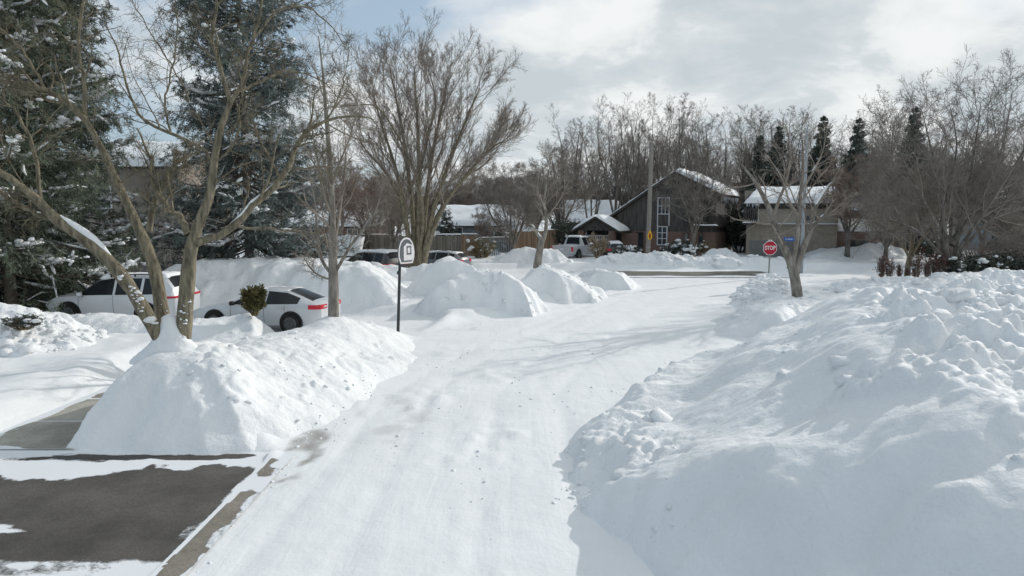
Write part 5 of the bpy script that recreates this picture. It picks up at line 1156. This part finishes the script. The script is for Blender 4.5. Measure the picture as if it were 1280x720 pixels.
# ------------------------------------------------------------------ cars
M['car_white'] = mat('white_car_paint', (.58, .60, .62), .35, .05, 1.0, spec=.5, coat=.4)
M['car_grey'] = mat('grey_car_paint', (.16, .175, .19), .35, .06, 1.0, spec=.5, coat=.4)
M['car_black'] = mat('black_car_paint', (.04, .041, .043), .3, .1, 1.0, spec=.5, coat=.4)
M['car_silver'] = mat('silver_truck_paint', (.42, .44, .46), .4, .06, 1.0, spec=.5, coat=.3)
M['car_blue'] = mat('dark_blue_car_paint', (.035, .045, .065), .3, .1, 1.0, spec=.5, coat=.4)
M['auto_glass'] = mat('car_glass', (.018, .021, .024), .12, .3, .8, spec=.35)
M['rubber'] = mat('tyre_rubber', (.018, .018, .018), .85, .3, 6)
M['alloy'] = mat('dark_alloy', (.14, .145, .15), .4, .2, 5, metal=.6)
M['tail'] = mat('tail_lamp_red', (.55, .015, .03), .25, .15, 8, spec=.5)
M['lamp_clear'] = mat('clear_lamp', (.5, .5, .5), .15, .1, 8, spec=.6)
M['trim'] = mat('black_trim', (.02, .02, .021), .6, .2, 6)
M['plate'] = mat('licence_plate', (.62, .64, .68), .5, .06, 9)
SEDAN = dict(W=.93, wheel=(1.42, -1.40, .335), st=[
    # x, zbottom, zbelt, ztop, half width, half roof width
    (2.42, .34, .60, .63, .62, .50), (2.34, .24, .66, .71, .78, .62), (2.05, .20, .76, .81, .88, .70), (1.5, .19, .86, .91, .92, .74), (1.02, .19, .92, .98, .925, .74), (.92, .19, .93, 1.0, .925, .74),
    (.02, .19, .95, 1.42, .925, .60), (-.38, .19, .96, 1.46, .925, .59), (-.46, .19, .965, 1.462, .925, .588), (-1.15, .19, .985, 1.41, .925, .58), (-1.62, .20, 1.0, 1.24, .92, .60), (-1.72, .20, 1.0, 1.20, .915, .61),
    (-2.02, .22, 1.0, 1.085, .90, .66), (-2.30, .28, .98, 1.055, .86, .66), (-2.43, .40, .90, .99, .78, .60)],
    side=[(5, 6), (6, 7), (8, 9), (9, 10)], front=[(5, 6)], rear=[(9, 10), (10, 11), (11, 12)])
SUV = dict(W=.99, wheel=(1.48, -1.44, .38), st=[
    (2.46, .42, .74, .80, .70, .56), (2.38, .30, .84, .92, .84, .68), (2.0, .26, .98, 1.04, .94, .78), (1.35, .25, 1.04, 1.10, .975, .80), (1.2, .25, 1.05, 1.12, .98, .80),
    (.42, .25, 1.08, 1.66, .985, .69), (-.18, .25, 1.09, 1.75, .985, .70), (-.27, .25, 1.09, 1.752, .985, .70), (-1.2, .25, 1.11, 1.75, .985, .70), (-1.3, .25, 1.11, 1.748, .985, .70), (-1.95, .26, 1.13, 1.72, .975, .69),
    (-2.06, .26, 1.13, 1.71, .97, .68), (-2.34, .30, 1.12, 1.36, .94, .74), (-2.44, .36, 1.06, 1.14, .90, .74), (-2.48, .44, .98, 1.05, .84, .70)],
    side=[(4, 5), (5, 6), (7, 8), (9, 10)], front=[(4, 5)], rear=[(11, 12)])
HATCH = dict(W=.92, wheel=(1.3, -1.3, .33), st=[
    (2.15, .36, .62, .66, .62, .5), (2.06, .26, .72, .78, .78, .62), (1.7, .2, .86, .92, .89, .72), (1.15, .2, .95, 1.01, .915, .74), (1.05, .2, .96, 1.03, .92, .74), (.3, .2, .98, 1.46, .92, .62), (-.2, .2, .99, 1.53, .92, .62), (-.28, .2, .99, 1.53, .92, .62),
    (-1.1, .2, 1.02, 1.5, .92, .60), (-1.2, .2, 1.02, 1.49, .92, .60), (-1.6, .22, 1.04, 1.42, .91, .6), (-1.68, .22, 1.04, 1.40, .91, .6), (-2.02, .28, 1.02, 1.14, .88, .66), (-2.12, .36, .95, 1.02, .84, .64), (-2.16, .42, .86, .94, .78, .6)],
    side=[(4, 5), (5, 6), (7, 8), (9, 10)], front=[(4, 5)], rear=[(11, 12)])
TRUCK = dict(W=1.0, wheel=(1.75, -1.75, .40), st=[
    (2.85, .5, .9, .96, .8, .6), (2.76, .4, 1.0, 1.08, .92, .7), (2.2, .38, 1.08, 1.14, .98, .8), (1.5, .36, 1.12, 1.18, 1.0, .8), (1.4, .36, 1.12, 1.2, 1.0, .8), (.75, .36, 1.14, 1.78, 1.0, .68), (.2, .36, 1.15, 1.86, 1.0, .69), (.12, .36, 1.15, 1.86, 1.0, .69), (-.65, .36, 1.16, 1.84, 1.0, .68),
    (-.73, .36, 1.16, 1.83, 1.0, .67), (-.90, .36, 1.16, 1.24, 1.0, .76), (-1.0, .36, 1.16, 1.2, 1.0, .92), (-2.78, .4, 1.16, 1.2, 1.0, .92), (-2.84, .46, 1.12, 1.18, .98, .9)],
    side=[(4, 5), (5, 6), (7, 8)], front=[(4, 5)], rear=[(9, 10)])
def car(spec, name, label, cat, loc, yaw, paint, snow_roof=.0, snow_hood=False, rack=False, group=None, plate=True, snow_seed=0, lower=None):
    root = empty(name, loc, yaw, label, cat, group)
    st = spec['st']; ns = len(st)
    def ring(s):
        x, zb, zl, zt, w, wr = s
        ze = max(zl + .012, zt - .07)
        h = [(0, zb), (w * .80, zb), (w * .955, zb + .07), (w * .985, zb + (zl - zb) * .35), (w, zb + (zl - zb) * .68), (w * .985, zl - .035), (w * .955, zl), (min(w * .95, wr + .0), ze), (wr * .82, zt - .012), (wr * .45, zt + .012), (0, zt + .018)]
        return h
    hp = [ring(s) for s in st]; nh = len(hp[0])
    V = []
    for s, h_ in zip(st, hp):
        V += [(s[0], y, z) for y, z in h_] + [(s[0], -y, z) for y, z in h_[1:-1]][::-1]
    K = 2 * nh - 2
    idx = lambda i, j: i * K + (j % K)
    side = set(spec['side']); fr = set(spec['front']); re = set(spec['rear'])
    body = MB(); gl = {'side_window': {}, 'windshield': [], 'rear_window': []}; bf = []
    SJ = (6, K - 7)  # belt -> roof edge on both sides
    TOP = [7, 8, 9, 10, 11, 12][:]; TOP = list(range(8, K - 8))
    for i in range(ns - 1):
        for j in range(K):
            f = (idx(i, j), idx(i, j + 1), idx(i + 1, j + 1), idx(i + 1, j))
            if (i, i + 1) in side and j in SJ: gl['side_window'].setdefault((i, j), f)
            elif (i, i + 1) in fr and j in TOP: gl['windshield'].append(f)
            elif (i, i + 1) in re and j in TOP: gl['rear_window'].append(f)
            else: bf.append(f)
    bf.append(tuple(idx(0, j) for j in range(K))[::-1]); bf.append(tuple(idx(ns - 1, j) for j in range(K)))
    def sub(faces, nm, m, parent, inset=0.0):
        us = sorted({v for f in faces for v in f}); mp = {v: k for k, v in enumerate(us)}
        b = MB(); b.add([V[v] for v in us], [tuple(mp[v] for v in f) for f in faces]); return b.build(nm, m, parent, smooth=True)
    bo = sub(bf, 'body', M[paint], root)
    def fs(faces):   # black window surround just outside, glass in its middle
        return faces
    left = [f for (i, j), f in gl['side_window'].items() if j == 6]; right = [f for (i, j), f in gl['side_window'].items() if j != 6]
    for fset in (left, right):
        sub(fset, 'side_window', M['auto_glass'], root)
    if gl['windshield']: sub(gl['windshield'], 'windshield', M['auto_glass'], root)
    if gl['rear_window']: sub(gl['rear_window'], 'rear_window', M['auto_glass'], root)
    # wheels
    wf, wr_, r = spec['wheel']; wd = spec['W']
    for x in (wf, wr_):
        for s in (-1, 1):
            y = s * (wd - .0)
            MB().lathe((x, y - s * .03, r + .02), (0, s, 0), [(0, -.02), (r + .075, -.02), (r + .075, .045), (r + .045, .052), (r + .02, .04), (0, .035)], 28).build('wheel_arch', M['trim'], root, smooth=True)
            t = MB().lathe((x, y - s * .12, r), (0, s, 0), [(r * .62, 0), (r * .96, 0), (r, .04), (r, .16), (r * .95, .20), (r * .70, .205), (r * .66, .19)], 32).build('wheel', M['rubber'], root, smooth=True)
            q = MB().lathe((x, y - s * .12, r), (0, s, 0), [(r * .70, .17), (r * .70, .198), (r * .64, .20), (r * .62, .165), (0, .16)], 28)
            for a in range(10):
                an = a * PI / 5; c_, s_ = math.cos(an), math.sin(an)
                q.cyl((x + c_ * r * .10, y - s * .12 + s * .185, r + s_ * r * .10), (x + c_ * r * .66, y - s * .12 + s * .193, r + s_ * r * .66), .022, .016, 5)
            q.build('rim', M['alloy'], t, smooth=True)
    # lamps
    x1 = st[-1][0]; zl = st[-1][2]; w1 = st[-2][4]
    for s in (-1, 1):
        if spec is SEDAN:
            MB().prism_z([(-2.475, s * .38), (-2.44, s * .80), (-2.30, s * .885), (-2.02, s * .918), (-2.02, s * .86), (-2.3, s * .80), (-2.40, s * .38)], .83, .975).build('tail_lamp', M['tail'], root, bevel=.012)
            MB().prism_z([(-2.487, s * .30), (-2.46, s * .62), (-2.42, s * .62), (-2.42, s * .30)], .875, .93).build('reverse_lamp', M['lamp_clear'], root)
        elif spec is SUV:
            MB().prism_z([(-2.52, s * .40), (-2.50, s * .86), (-2.36, s * .962), (-2.05, s * .985), (-2.05, s * .9), (-2.42, s * .40)], .98, 1.055).build('tail_lamp', M['tail'], root, bevel=.012)
        elif spec is HATCH:
            MB().prism_z([(-2.20, s * .50), (-2.17, s * .80), (-2.02, s * .905), (-1.80, s * .925), (-1.85, s * .80), (-2.1, s * .5)], .84, 1.02).build('tail_lamp', M['tail'], root, bevel=.012)
        else:
            MB().prism_z([(-2.87, s * .86), (-2.86, s * 1.0), (-2.76, s * 1.008), (-2.76, s * .86)], .72, 1.08).build('tail_lamp', M['tail'], root, bevel=.012)
        f0 = st[1]; MB().prism_z([(f0[0] + .03, s * f0[4] * .55), (f0[0] - .02, s * (f0[4] - .01)), (f0[0] - .22, s * (f0[4] + .055)), (f0[0] - .2, s * f0[4] * .6)], f0[2] - .10, f0[2] + .005).build('headlight', M['lamp_clear'], root, bevel=.01)
        cw = st[spec['front'][0][0]]; MB().box(cw[0] - .32, cw[0] - .18, s * (cw[4] + .13) - .09, s * (cw[4] + .13) + .09, cw[2] + .0, cw[2] + .14).build('mirror', M['trim'] if spec is SEDAN else M[paint], root, bevel=.03)
        for k_, (a, b_) in enumerate([p for p in spec['side'][1:3]]):
            xh = (st[a][0] + st[b_][0]) / 2 - .25; zh = st[a][2] - .12; MB().box(xh - .1, xh + .1, s * (st[a][4] + .005) - .02, s * (st[a][4] + .005) + .02, zh, zh + .03).build('door_handle', M['trim'] if paint != 'car_white' else M[paint], root, bevel=.008)
    if plate: MB().box(x1 - .045, x1 - .01, -.16, .16, zl - .30, zl - .15).build('licence_plate', M['plate'], root)
    # door seams as thin dark strips 2 mm proud
    sm = MB()
    for xi in {st[spec['side'][1][1]][0] - .03, st[spec['side'][0][0]][0] - .1, st[spec['side'][-1][0]][0] - .02}:
        for s in (-1, 1):
            i = min(range(ns), key=lambda q: abs(st[q][0] - xi)); w = st[i][4]; zb = st[i][1]; zl_ = st[i][2]
            pts = [(w * .957, zb + .08), (w * .987, zb + (zl_ - zb) * .35), (w * 1.002, zb + (zl_ - zb) * .68), (w * .987, zl_ - .035)]
            for (ya, za), (yb, zb_) in zip(pts, pts[1:]):
                sm.add([(xi - .006, s * (ya + .003), za), (xi + .006, s * (ya + .003), za), (xi + .006, s * (yb + .003), zb_), (xi - .006, s * (yb + .003), zb_)], [(0, 1, 2, 3)])
    sm.build('door_seams', M['trim'], root)
    if rack:
        for s in (-1, 1):
            MB().box(-1.9, .1, s * .62 - .018, s * .62 + .018, 1.795, 1.83).box(-1.85, -1.8, s * .62 - .015, s * .62 + .015, 1.70, 1.796).box(-.9, -.85, s * .62 - .015, s * .62 + .015, 1.73, 1.796).box(0, .05, s * .62 - .015, s * .62 + .015, 1.70, 1.796).build('roof_rail', M['trim'], root)
    if snow_roof:
        a, b_ = spec['front'][0][1], spec['rear'][0][0]
        i0, i1 = st[a], st[b_]
        n_ = [s for s in st if i1[0] <= s[0] <= i0[0]]; zr = sum(s[3] for s in n_) / len(n_)
        snow_slab('snow_cover', (i1[0] - .02, -i1[5] * .92, i1[3] - .03), (i0[0] + .05, -i0[5] * .92, i0[3] - .03), (i0[0] + .05, i0[5] * .92, i0[3] - .03), (i1[0] - .02, i1[5] * .92, i1[3] - .03), snow_roof, root, 60 + snow_seed, res=.07)
    return root
def gpos(px, Y, z=0): p = W(px, 300, Y); return (p.x, Y, z)
R_ = math.radians
car(SUV, 'parked_suv', 'white SUV with snow on its roof, parked behind the forked tree', 'car', gpos(151, 25.4, .02), R_(180 - 4), 'car_white', .16, rack=True, snow_seed=1)
car(SEDAN, 'parked_sedan', 'white sedan with dark wheels parked left of the slim tree', 'car', gpos(330, 23.9, .0), R_(180 - 10), 'car_white', .05, snow_seed=2)
car(SUV, 'parked_suv', 'black SUV with snow-covered roof and tailgate at the far left curb', 'car', gpos(461, 42.6, .0), R_(180 - 34), 'car_black', .16, snow_seed=3)
car(HATCH, 'parked_hatchback', 'grey hatchback with red tail lamps right of the vase-shaped tree', 'car', gpos(547, 46.6, .0), R_(180 - 22), 'car_grey', .10, snow_seed=4)
car(HATCH, 'parked_hatchback', 'dark grey car partly hidden behind the vase-shaped tree trunks', 'car', gpos(510, 47.6, .0), R_(180 - 12), 'car_grey', .06, snow_seed=7)
car(TRUCK, 'pickup_truck', 'silver pickup truck with snowy roof parked beside the wooden fence', 'truck', gpos(722, 58, .3), R_(90 - 32), 'car_silver', .14, snow_seed=5)
car(HATCH, 'parked_car', 'dark car tucked under the porch of the dark house', 'car', gpos(768, 60.0, .1), R_(88), 'car_black', .18, snow_seed=6)
car(HATCH, 'parked_car', 'dark blue car seen from the front at the left edge, beyond the snow heap', 'car', gpos(44, 30.5, .15), R_(-55), 'car_blue', .0, plate=False)
# ------------------------------------------------------------------ street furniture
M['pole_wood'] = mat('grey_wooden_pole', (.25, .235, .21), .9, .15, 2, .01, 20, stretch=(6, 6, .4))
M['galv'] = mat('galvanised_steel', (.30, .31, .31), .5, .12, 8, metal=.3)
M['green_post'] = mat('grey_green_post', (.19, .205, .19), .6, .15, 8)
M['dark_metal'] = mat('dark_painted_metal', (.045, .048, .05), .5, .15, 8)
M['stop_red'] = mat('stop_sign_red', (.40, .012, .035), .45, .08, 8)
M['sign_white'] = mat('sign_white', (.72, .70, .70), .5, .05, 8)
M['sign_yellow'] = mat('sign_yellow', (.75, .42, .01), .5, .08, 8)
M['sign_maroon'] = mat('sign_maroon', (.28, .03, .015), .5, .1, 8)
M['sign_blue'] = mat('street_sign_blue', (.03, .10, .38), .5, .08, 8)
M['sign_pale'] = mat('street_sign_lettering', (.36, .50, .72), .5, .08, 8)
M['board_dark'] = mat('smoky_backboard', (.11, .12, .13), .3, .15, 6, spec=.5)
M['mast'] = mat('grey_mast', (.36, .38, .40), .6, .08, 3)
# stop sign
SP = W(962.5, 310, 36.5)
ss = empty('stop_sign', (SP.x, SP.y, 0), R_(4), 'red octagonal stop sign on a thin grey-green post at the street corner', 'sign')
MB().box(-.03, .03, .0, .035, -.3, SP.z + .42).build('post', M['green_post'], ss)
def ngon(n, r, off=0): return [(r * math.cos(off + 2 * PI * i / n), r * math.sin(off + 2 * PI * i / n)) for i in range(n)]
def plate_xz(pts, zc, y0, y1, name, m, parent): return MB().prism_y([(x, z + zc) for x, z in pts], y0, y1).build(name, m, parent)
plate_xz(ngon(8, .405, PI / 8), SP.z, -.012, -.002, 'sign_border', M['sign_white'], ss)
plate_xz(ngon(8, .375, PI / 8), SP.z, -.016, -.0125, 'sign_face', M['stop_red'], ss)
def text_mesh(body, size, name, m, parent, loc, rot, ext=.004, bold=.0):
    c = bpy.data.curves.new(name, 'FONT'); c.body = body; c.size = size; c.extrude = ext; c.align_x = 'CENTER'; c.align_y = 'CENTER'; c.offset = bold
    t = bpy.data.objects.new('tmp_' + name, c); col.objects.link(t)
    dg = bpy.context.evaluated_depsgraph_get(); dg.update(); me = bpy.data.meshes.new_from_object(t.evaluated_get(dg)); bpy.data.objects.remove(t)
    me.materials.clear(); o = link(name, me, m, parent); o.location = loc; o.rotation_euler = rot; return o
st_ = text_mesh('STOP', .30, 'lettering', M['sign_white'], ss, (0, -.021, SP.z), (PI / 2, 0, 0), bold=.006); st_.scale = (.82, 1, 1)
MB().box(-.1, .1, -.0, .012, SP.z + .36, SP.z + .44).build('sign_tab', M['sign_white'], ss)
# far lamp mast with the street name blade
MP = W(1003, 300, 46)
mast = empty('street_light_mast', (MP.x, MP.y, 0), 0, 'thin pale grey mast rising behind the forked tree right of the stop sign', 'pole')
MB().cyl((0, 0, -.2), (0, 0, W(1003, 165, 46).z), .13, .085, 12).build('post', M['mast'], mast, smooth=True)
MB().cyl((0, 0, W(1003, 165, 46).z), (0, 0, W(1003, 158, 46).z), .10, .03, 12).build('post_cap', M['mast'], mast, smooth=True)
BL = W(987.5, 299, 45.8)
sn = empty('street_name_sign', (BL.x, BL.y, BL.z), R_(2), 'small blue street name sign left of the grey mast, by the forked tree', 'sign')
MB().box(-.43, .43, -.012, .012, -.135, .125).build('sign_face', M['sign_blue'], sn, bevel=.006)
lt_ = MB(); rg = random.Random(4); x = -.33
while x < .16:
    w = rg.uniform(.03, .055); lt_.box(x, x + w, -.019, -.0125, -.05, .05 + rg.choice([0, 0, .03])); x += w + .016
lt_.box(.22, .34, -.019, -.0125, -.0, .05).build('lettering', M['sign_pale'], sn)
MB().cyl((.43, .0, .0), (.98, .2, .0), .02, .02, 8).build('bracket', M['mast'], sn)
# wooden utility pole with the yellow marker
PP = W(810, 300, 52.5)
up = empty('utility_pole', (PP.x, PP.y, .3), 0, 'tall grey wooden pole with a yellow marker sign across the street', 'pole')
ptop = W(812, 178, 52.5).z - .3
MB().cyl((0, 0, -.4), (.12, 0, ptop), .19, .145, 16).build('pole', M['pole_wood'], up, smooth=True)
MB().cyl((.12, 0, ptop), (.12, 0, ptop + .06), .15, .09, 16).build('pole_cap', M['galv'], up, smooth=True)
for z_ in (1.2, 2.6, ptop - .5): MB().lathe((.12 * z_ / ptop, 0, z_), (0, 0, 1), [(.20 - .045 * z_ / ptop, -.03), (.205 - .045 * z_ / ptop, -.03), (.205 - .045 * z_ / ptop, .03), (.20 - .045 * z_ / ptop, .03)], 16).build('metal_band', M['galv'], up)
mz = W(812, 295, 52.2).z - .3
mk_ = MB().prism_y([(.09 + a, mz + b_) for a, b_ in (tuple(v * .72 for v in q_) for q_ in ((-.12, -.38), (.12, -.38), (.22, -.2), (.24, .1), (.12, .42), (.06, .58), (-.06, .58), (-.12, .42), (-.24, .1), (-.22, -.2)))], -.235, -.215).build('marker_sign', M['sign_yellow'], up)
MB().prism_y([(.09 + a, mz + b_) for a, b_ in (tuple(v * .72 for v in q_) for q_ in ((-.09, -.27), (.09, -.27), (.09, -.05), (.13, -.02), (.13, .08), (.08, .12), (.06, .25), (.0, .33), (-.06, .25), (-.08, .12), (-.13, .08), (-.13, -.02), (-.09, -.05)))], -.242, -.2355).build('hydrant_symbol', M['sign_maroon'], mk_)
# basketball hoop seen from its side
HB = W(497, 388, 21.6)
bh = empty('basketball_hoop', (HB.x, HB.y, 0), R_(60), 'fan-shaped basketball backboard on a dark slanting pole beside the slim tree', 'basketball hoop')
bz0, bz1 = W(503, 330, 21.6).z, W(503, 297, 21.6).z
MB().cyl((-.0, 0, .2), (.16, 0, bz0 + .12), .05, .045, 12).build('pole', M['dark_metal'], bh, smooth=True)
MB().lathe((.10, 0, 2.15), (0, 0, 1), [(.05, -.05), (.066, -.05), (.066, .05), (.05, .05)], 12).build('pole_collar', M['dark_metal'], bh)
MB().cyl((.155, .0, bz0 + .02), (.30, -.06, bz0 + .30), .03, .03, 8).cyl((.155, .03, bz0 - .12), (.42, -.04, bz0 + .1), .022, .022, 8).build('bracket', M['dark_metal'], bh, smooth=True)
w_, hh_ = .40, bz1 - bz0
fan = [(-.30, 0), (.30, 0), (w_ * .97, hh_ * .22), (w_, hh_ * .42), (w_ * .93, hh_ * .64), (w_ * .72, hh_ * .84), (w_ * .4, hh_ * .96), (0, hh_), (-w_ * .4, hh_ * .96), (-w_ * .72, hh_ * .84), (-w_ * .93, hh_ * .64), (-w_, hh_ * .42), (-w_ * .97, hh_ * .22)]
fx = .32
plate_xz([(fx + x, z) for x, z in fan], bz0, -.14, -.10, 'backboard', M['board_dark'], bh)
rimw = MB(); nf = len(fan)
for i in range(nf):
    (xa, za), (xb, zb) = fan[i], fan[(i + 1) % nf]; s = .88
    cx, cz = 0, hh_ * .48
    ia, ib = (cx + (xa - cx) * s, cz + (za - cz) * s), (cx + (xb - cx) * s, cz + (zb - cz) * s)
    rimw.prism_y([(fx + xa, bz0 + za), (fx + xb, bz0 + zb), (fx + ib[0], bz0 + ib[1]), (fx + ia[0], bz0 + ia[1])], -.149, -.1405)
rimw.build('backboard_border', M['sign_white'], bh)
pn = MB().prism_y([(fx - .14, bz0 + .10), (fx + .34, bz0 + .10), (fx + .385, bz0 + hh_ * .42), (fx + .31, bz0 + hh_ * .70), (fx + .02, bz0 + hh_ * .78), (fx - .14, bz0 + hh_ * .64)], -.1475, -.1405); pn.build('white_panel', M['sign_white'], bh)
sq = MB(); a0, a1, c0, c1_ = fx - .0, fx + .24, bz0 + .28, bz0 + .56
sq.box(a0, a0 + .05, -.153, -.148, c0, c1_).box(a1 - .05, a1, -.153, -.148, c0, c1_).box(a0 + .05, a1 - .05, -.153, -.148, c1_ - .05, c1_).box(a0 + .05, a1 - .05, -.153, -.148, c0, c0 + .05).build('target_square', M['board_dark'], bh)
# thin twig lying on the snow pile and one on the street
def stick(label, pts, r):
    P, R = stack1([(pts, r)], 8); o = P[0].mean(0); link_ = link('fallen_twig', mk('fallen_twig', tubes(P - o, R, 5)), M['twig_dark'], loc=tuple(o)); tag(link_, label, 'twig')
def onbank(px, py):
    """where the ray through a pixel meets the snow"""
    r = ray(px, py)
    s = 3.0
    while s < 60:
        p = Vector((0, 0, CAMZ)) + r * s
        if p.z <= top_z(p.x, p.y): return p
        s += .02
    return p
a = [onbank(921, 642), onbank(934, 652), onbank(946, 664)]
stick('thin dark twig lying on the shaded side of the huge snow pile', [p + Vector((0, 0, .02)) for p in a], [.003, .005, .002])
# ------------------------------------------------------------------ light, sky
SUN_EL, SUN_AZ = R_(26), R_(50)     # azimuth measured from +Y toward +X
sd = Vector((math.sin(SUN_AZ) * math.cos(SUN_EL), math.cos(SUN_AZ) * math.cos(SUN_EL), math.sin(SUN_EL)))
su = bpy.data.lights.new('sun', 'SUN'); su.energy = 2.4; su.angle = R_(.6); su.color = (1, .955, .90)
so = bpy.data.objects.new('sun', su); col.objects.link(so); so.rotation_euler = (-sd).to_track_quat('-Z', 'Y').to_euler()
w = bpy.data.worlds.new('World'); sc.world = w; w.use_nodes = True; nt = w.node_tree; nt.nodes.clear()
out = nt.nodes.new('ShaderNodeOutputWorld'); bg = nt.nodes.new('ShaderNodeBackground'); nt.links.new(bg.outputs[0], out.inputs[0]); bg.inputs[1].default_value = .1
sky = nt.nodes.new('ShaderNodeTexSky'); sky.sky_type = 'NISHITA'; sky.sun_disc = False; sky.sun_elevation = SUN_EL; sky.sun_rotation = SUN_AZ; sky.altitude = 150; sky.air_density = 1.0; sky.dust_density = 1.2; sky.ozone_density = 1.2
tc = N(nt, 'TexCoord'); sep = N(nt, 'SeparateXYZ'); nt.links.new(tc.outputs['Generated'], sep.inputs[0])
def Mth(op, a, b=None, c=None):
    n = N(nt, 'Math', _operation=op)
    for i, v in enumerate((a, b, c)):
        if v is None: continue
        if isinstance(v, (int, float)): n.inputs[i].default_value = v
        else: nt.links.new(v, n.inputs[i])
    return n.outputs[0]
zc = Mth('ADD', Mth('MAXIMUM', sep.outputs['Z'], 0.0), .34)
ux = Mth('DIVIDE', sep.outputs['X'], zc); uy = Mth('DIVIDE', sep.outputs['Y'], zc)
cv = N(nt, 'CombineXYZ'); nt.links.new(ux, cv.inputs[0]); nt.links.new(uy, cv.inputs[1])
mp = N(nt, 'Mapping'); mp.inputs['Location'].default_value = (3.1, 1.7, 0); mp.inputs['Scale'].default_value = (1.5, 1.7, 1); nt.links.new(cv.outputs[0], mp.inputs[0])
nA = N(nt, 'TexNoise', Scale=.9, Detail=9, Roughness=.52, Distortion=.25); nt.links.new(mp.outputs[0], nA.inputs['Vector'])
nB = N(nt, 'TexNoise', Scale=1.7, Detail=9, Roughness=.56, Distortion=.35); nB.noise_dimensions = '4D'; nB.inputs['W'].default_value = 4.2; nt.links.new(mp.outputs[0], nB.inputs['Vector'])
# cover: fewer clouds toward the left (-X)
gx = N(nt, 'MapRange'); gx.inputs['From Min'].default_value = -1.1; gx.inputs['From Max'].default_value = .3; gx.inputs['To Min'].default_value = -.10; gx.inputs['To Max'].default_value = .17; nt.links.new(ux, gx.inputs['Value'])
gy = N(nt, 'MapRange'); gy.inputs['From Min'].default_value = -.3; gy.inputs['From Max'].default_value = .5; gy.inputs['To Min'].default_value = -.10; gy.inputs['To Max'].default_value = .0; nt.links.new(sep.outputs['Y'], gy.inputs['Value'])
cov = Mth('ADD', Mth('ADD', nA.outputs['Fac'], gx.outputs[0]), gy.outputs[0])
rc = ramp(nt, cov, [(.45, (0, 0, 0)), (.56, (1, 1, 1))])
# cloud brightness: grey bellies, white edges
rb_ = ramp(nt, nB.outputs['Fac'], [(.40, (5.7, 6.35, 6.75)), (.48, (6.7, 7.2, 7.5)), (.53, (8.2, 8.5, 8.6)), (.60, (9.0, 9.2, 9.2))])
sk = N(nt, 'VectorMath', _operation='SCALE'); nt.links.new(sky.outputs[0], sk.inputs[0]); sk.inputs['Scale'].default_value = 1.0
tint = N(nt, 'Mix', _data_type='RGBA'); tint.inputs['Factor'].default_value = .6; nt.links.new(sk.outputs[0], tint.inputs['A']); tint.inputs['B'].default_value = (4.8, 6.1, 7.3, 1)
mx = N(nt, 'Mix', _data_type='RGBA'); nt.links.new(rc.outputs[0], mx.inputs['Factor']); nt.links.new(tint.outputs['Result'], mx.inputs['A']); nt.links.new(rb_.outputs[0], mx.inputs['B'])
nt.links.new(mx.outputs['Result'], bg.inputs[0])
# ------------------------------------------------------------------ render settings
sc.render.engine = 'CYCLES'
sc.view_settings.view_transform = 'Standard'; sc.view_settings.look = 'None'; sc.view_settings.exposure = 0; sc.view_settings.gamma = 1
cy = sc.cycles; cy.use_denoising = True; cy.max_bounces = 5; cy.diffuse_bounces = 3; cy.glossy_bounces = 2; cy.transmission_bounces = 2; cy.transparent_max_bounces = 4
cy.use_adaptive_sampling = True; cy.adaptive_threshold = .015
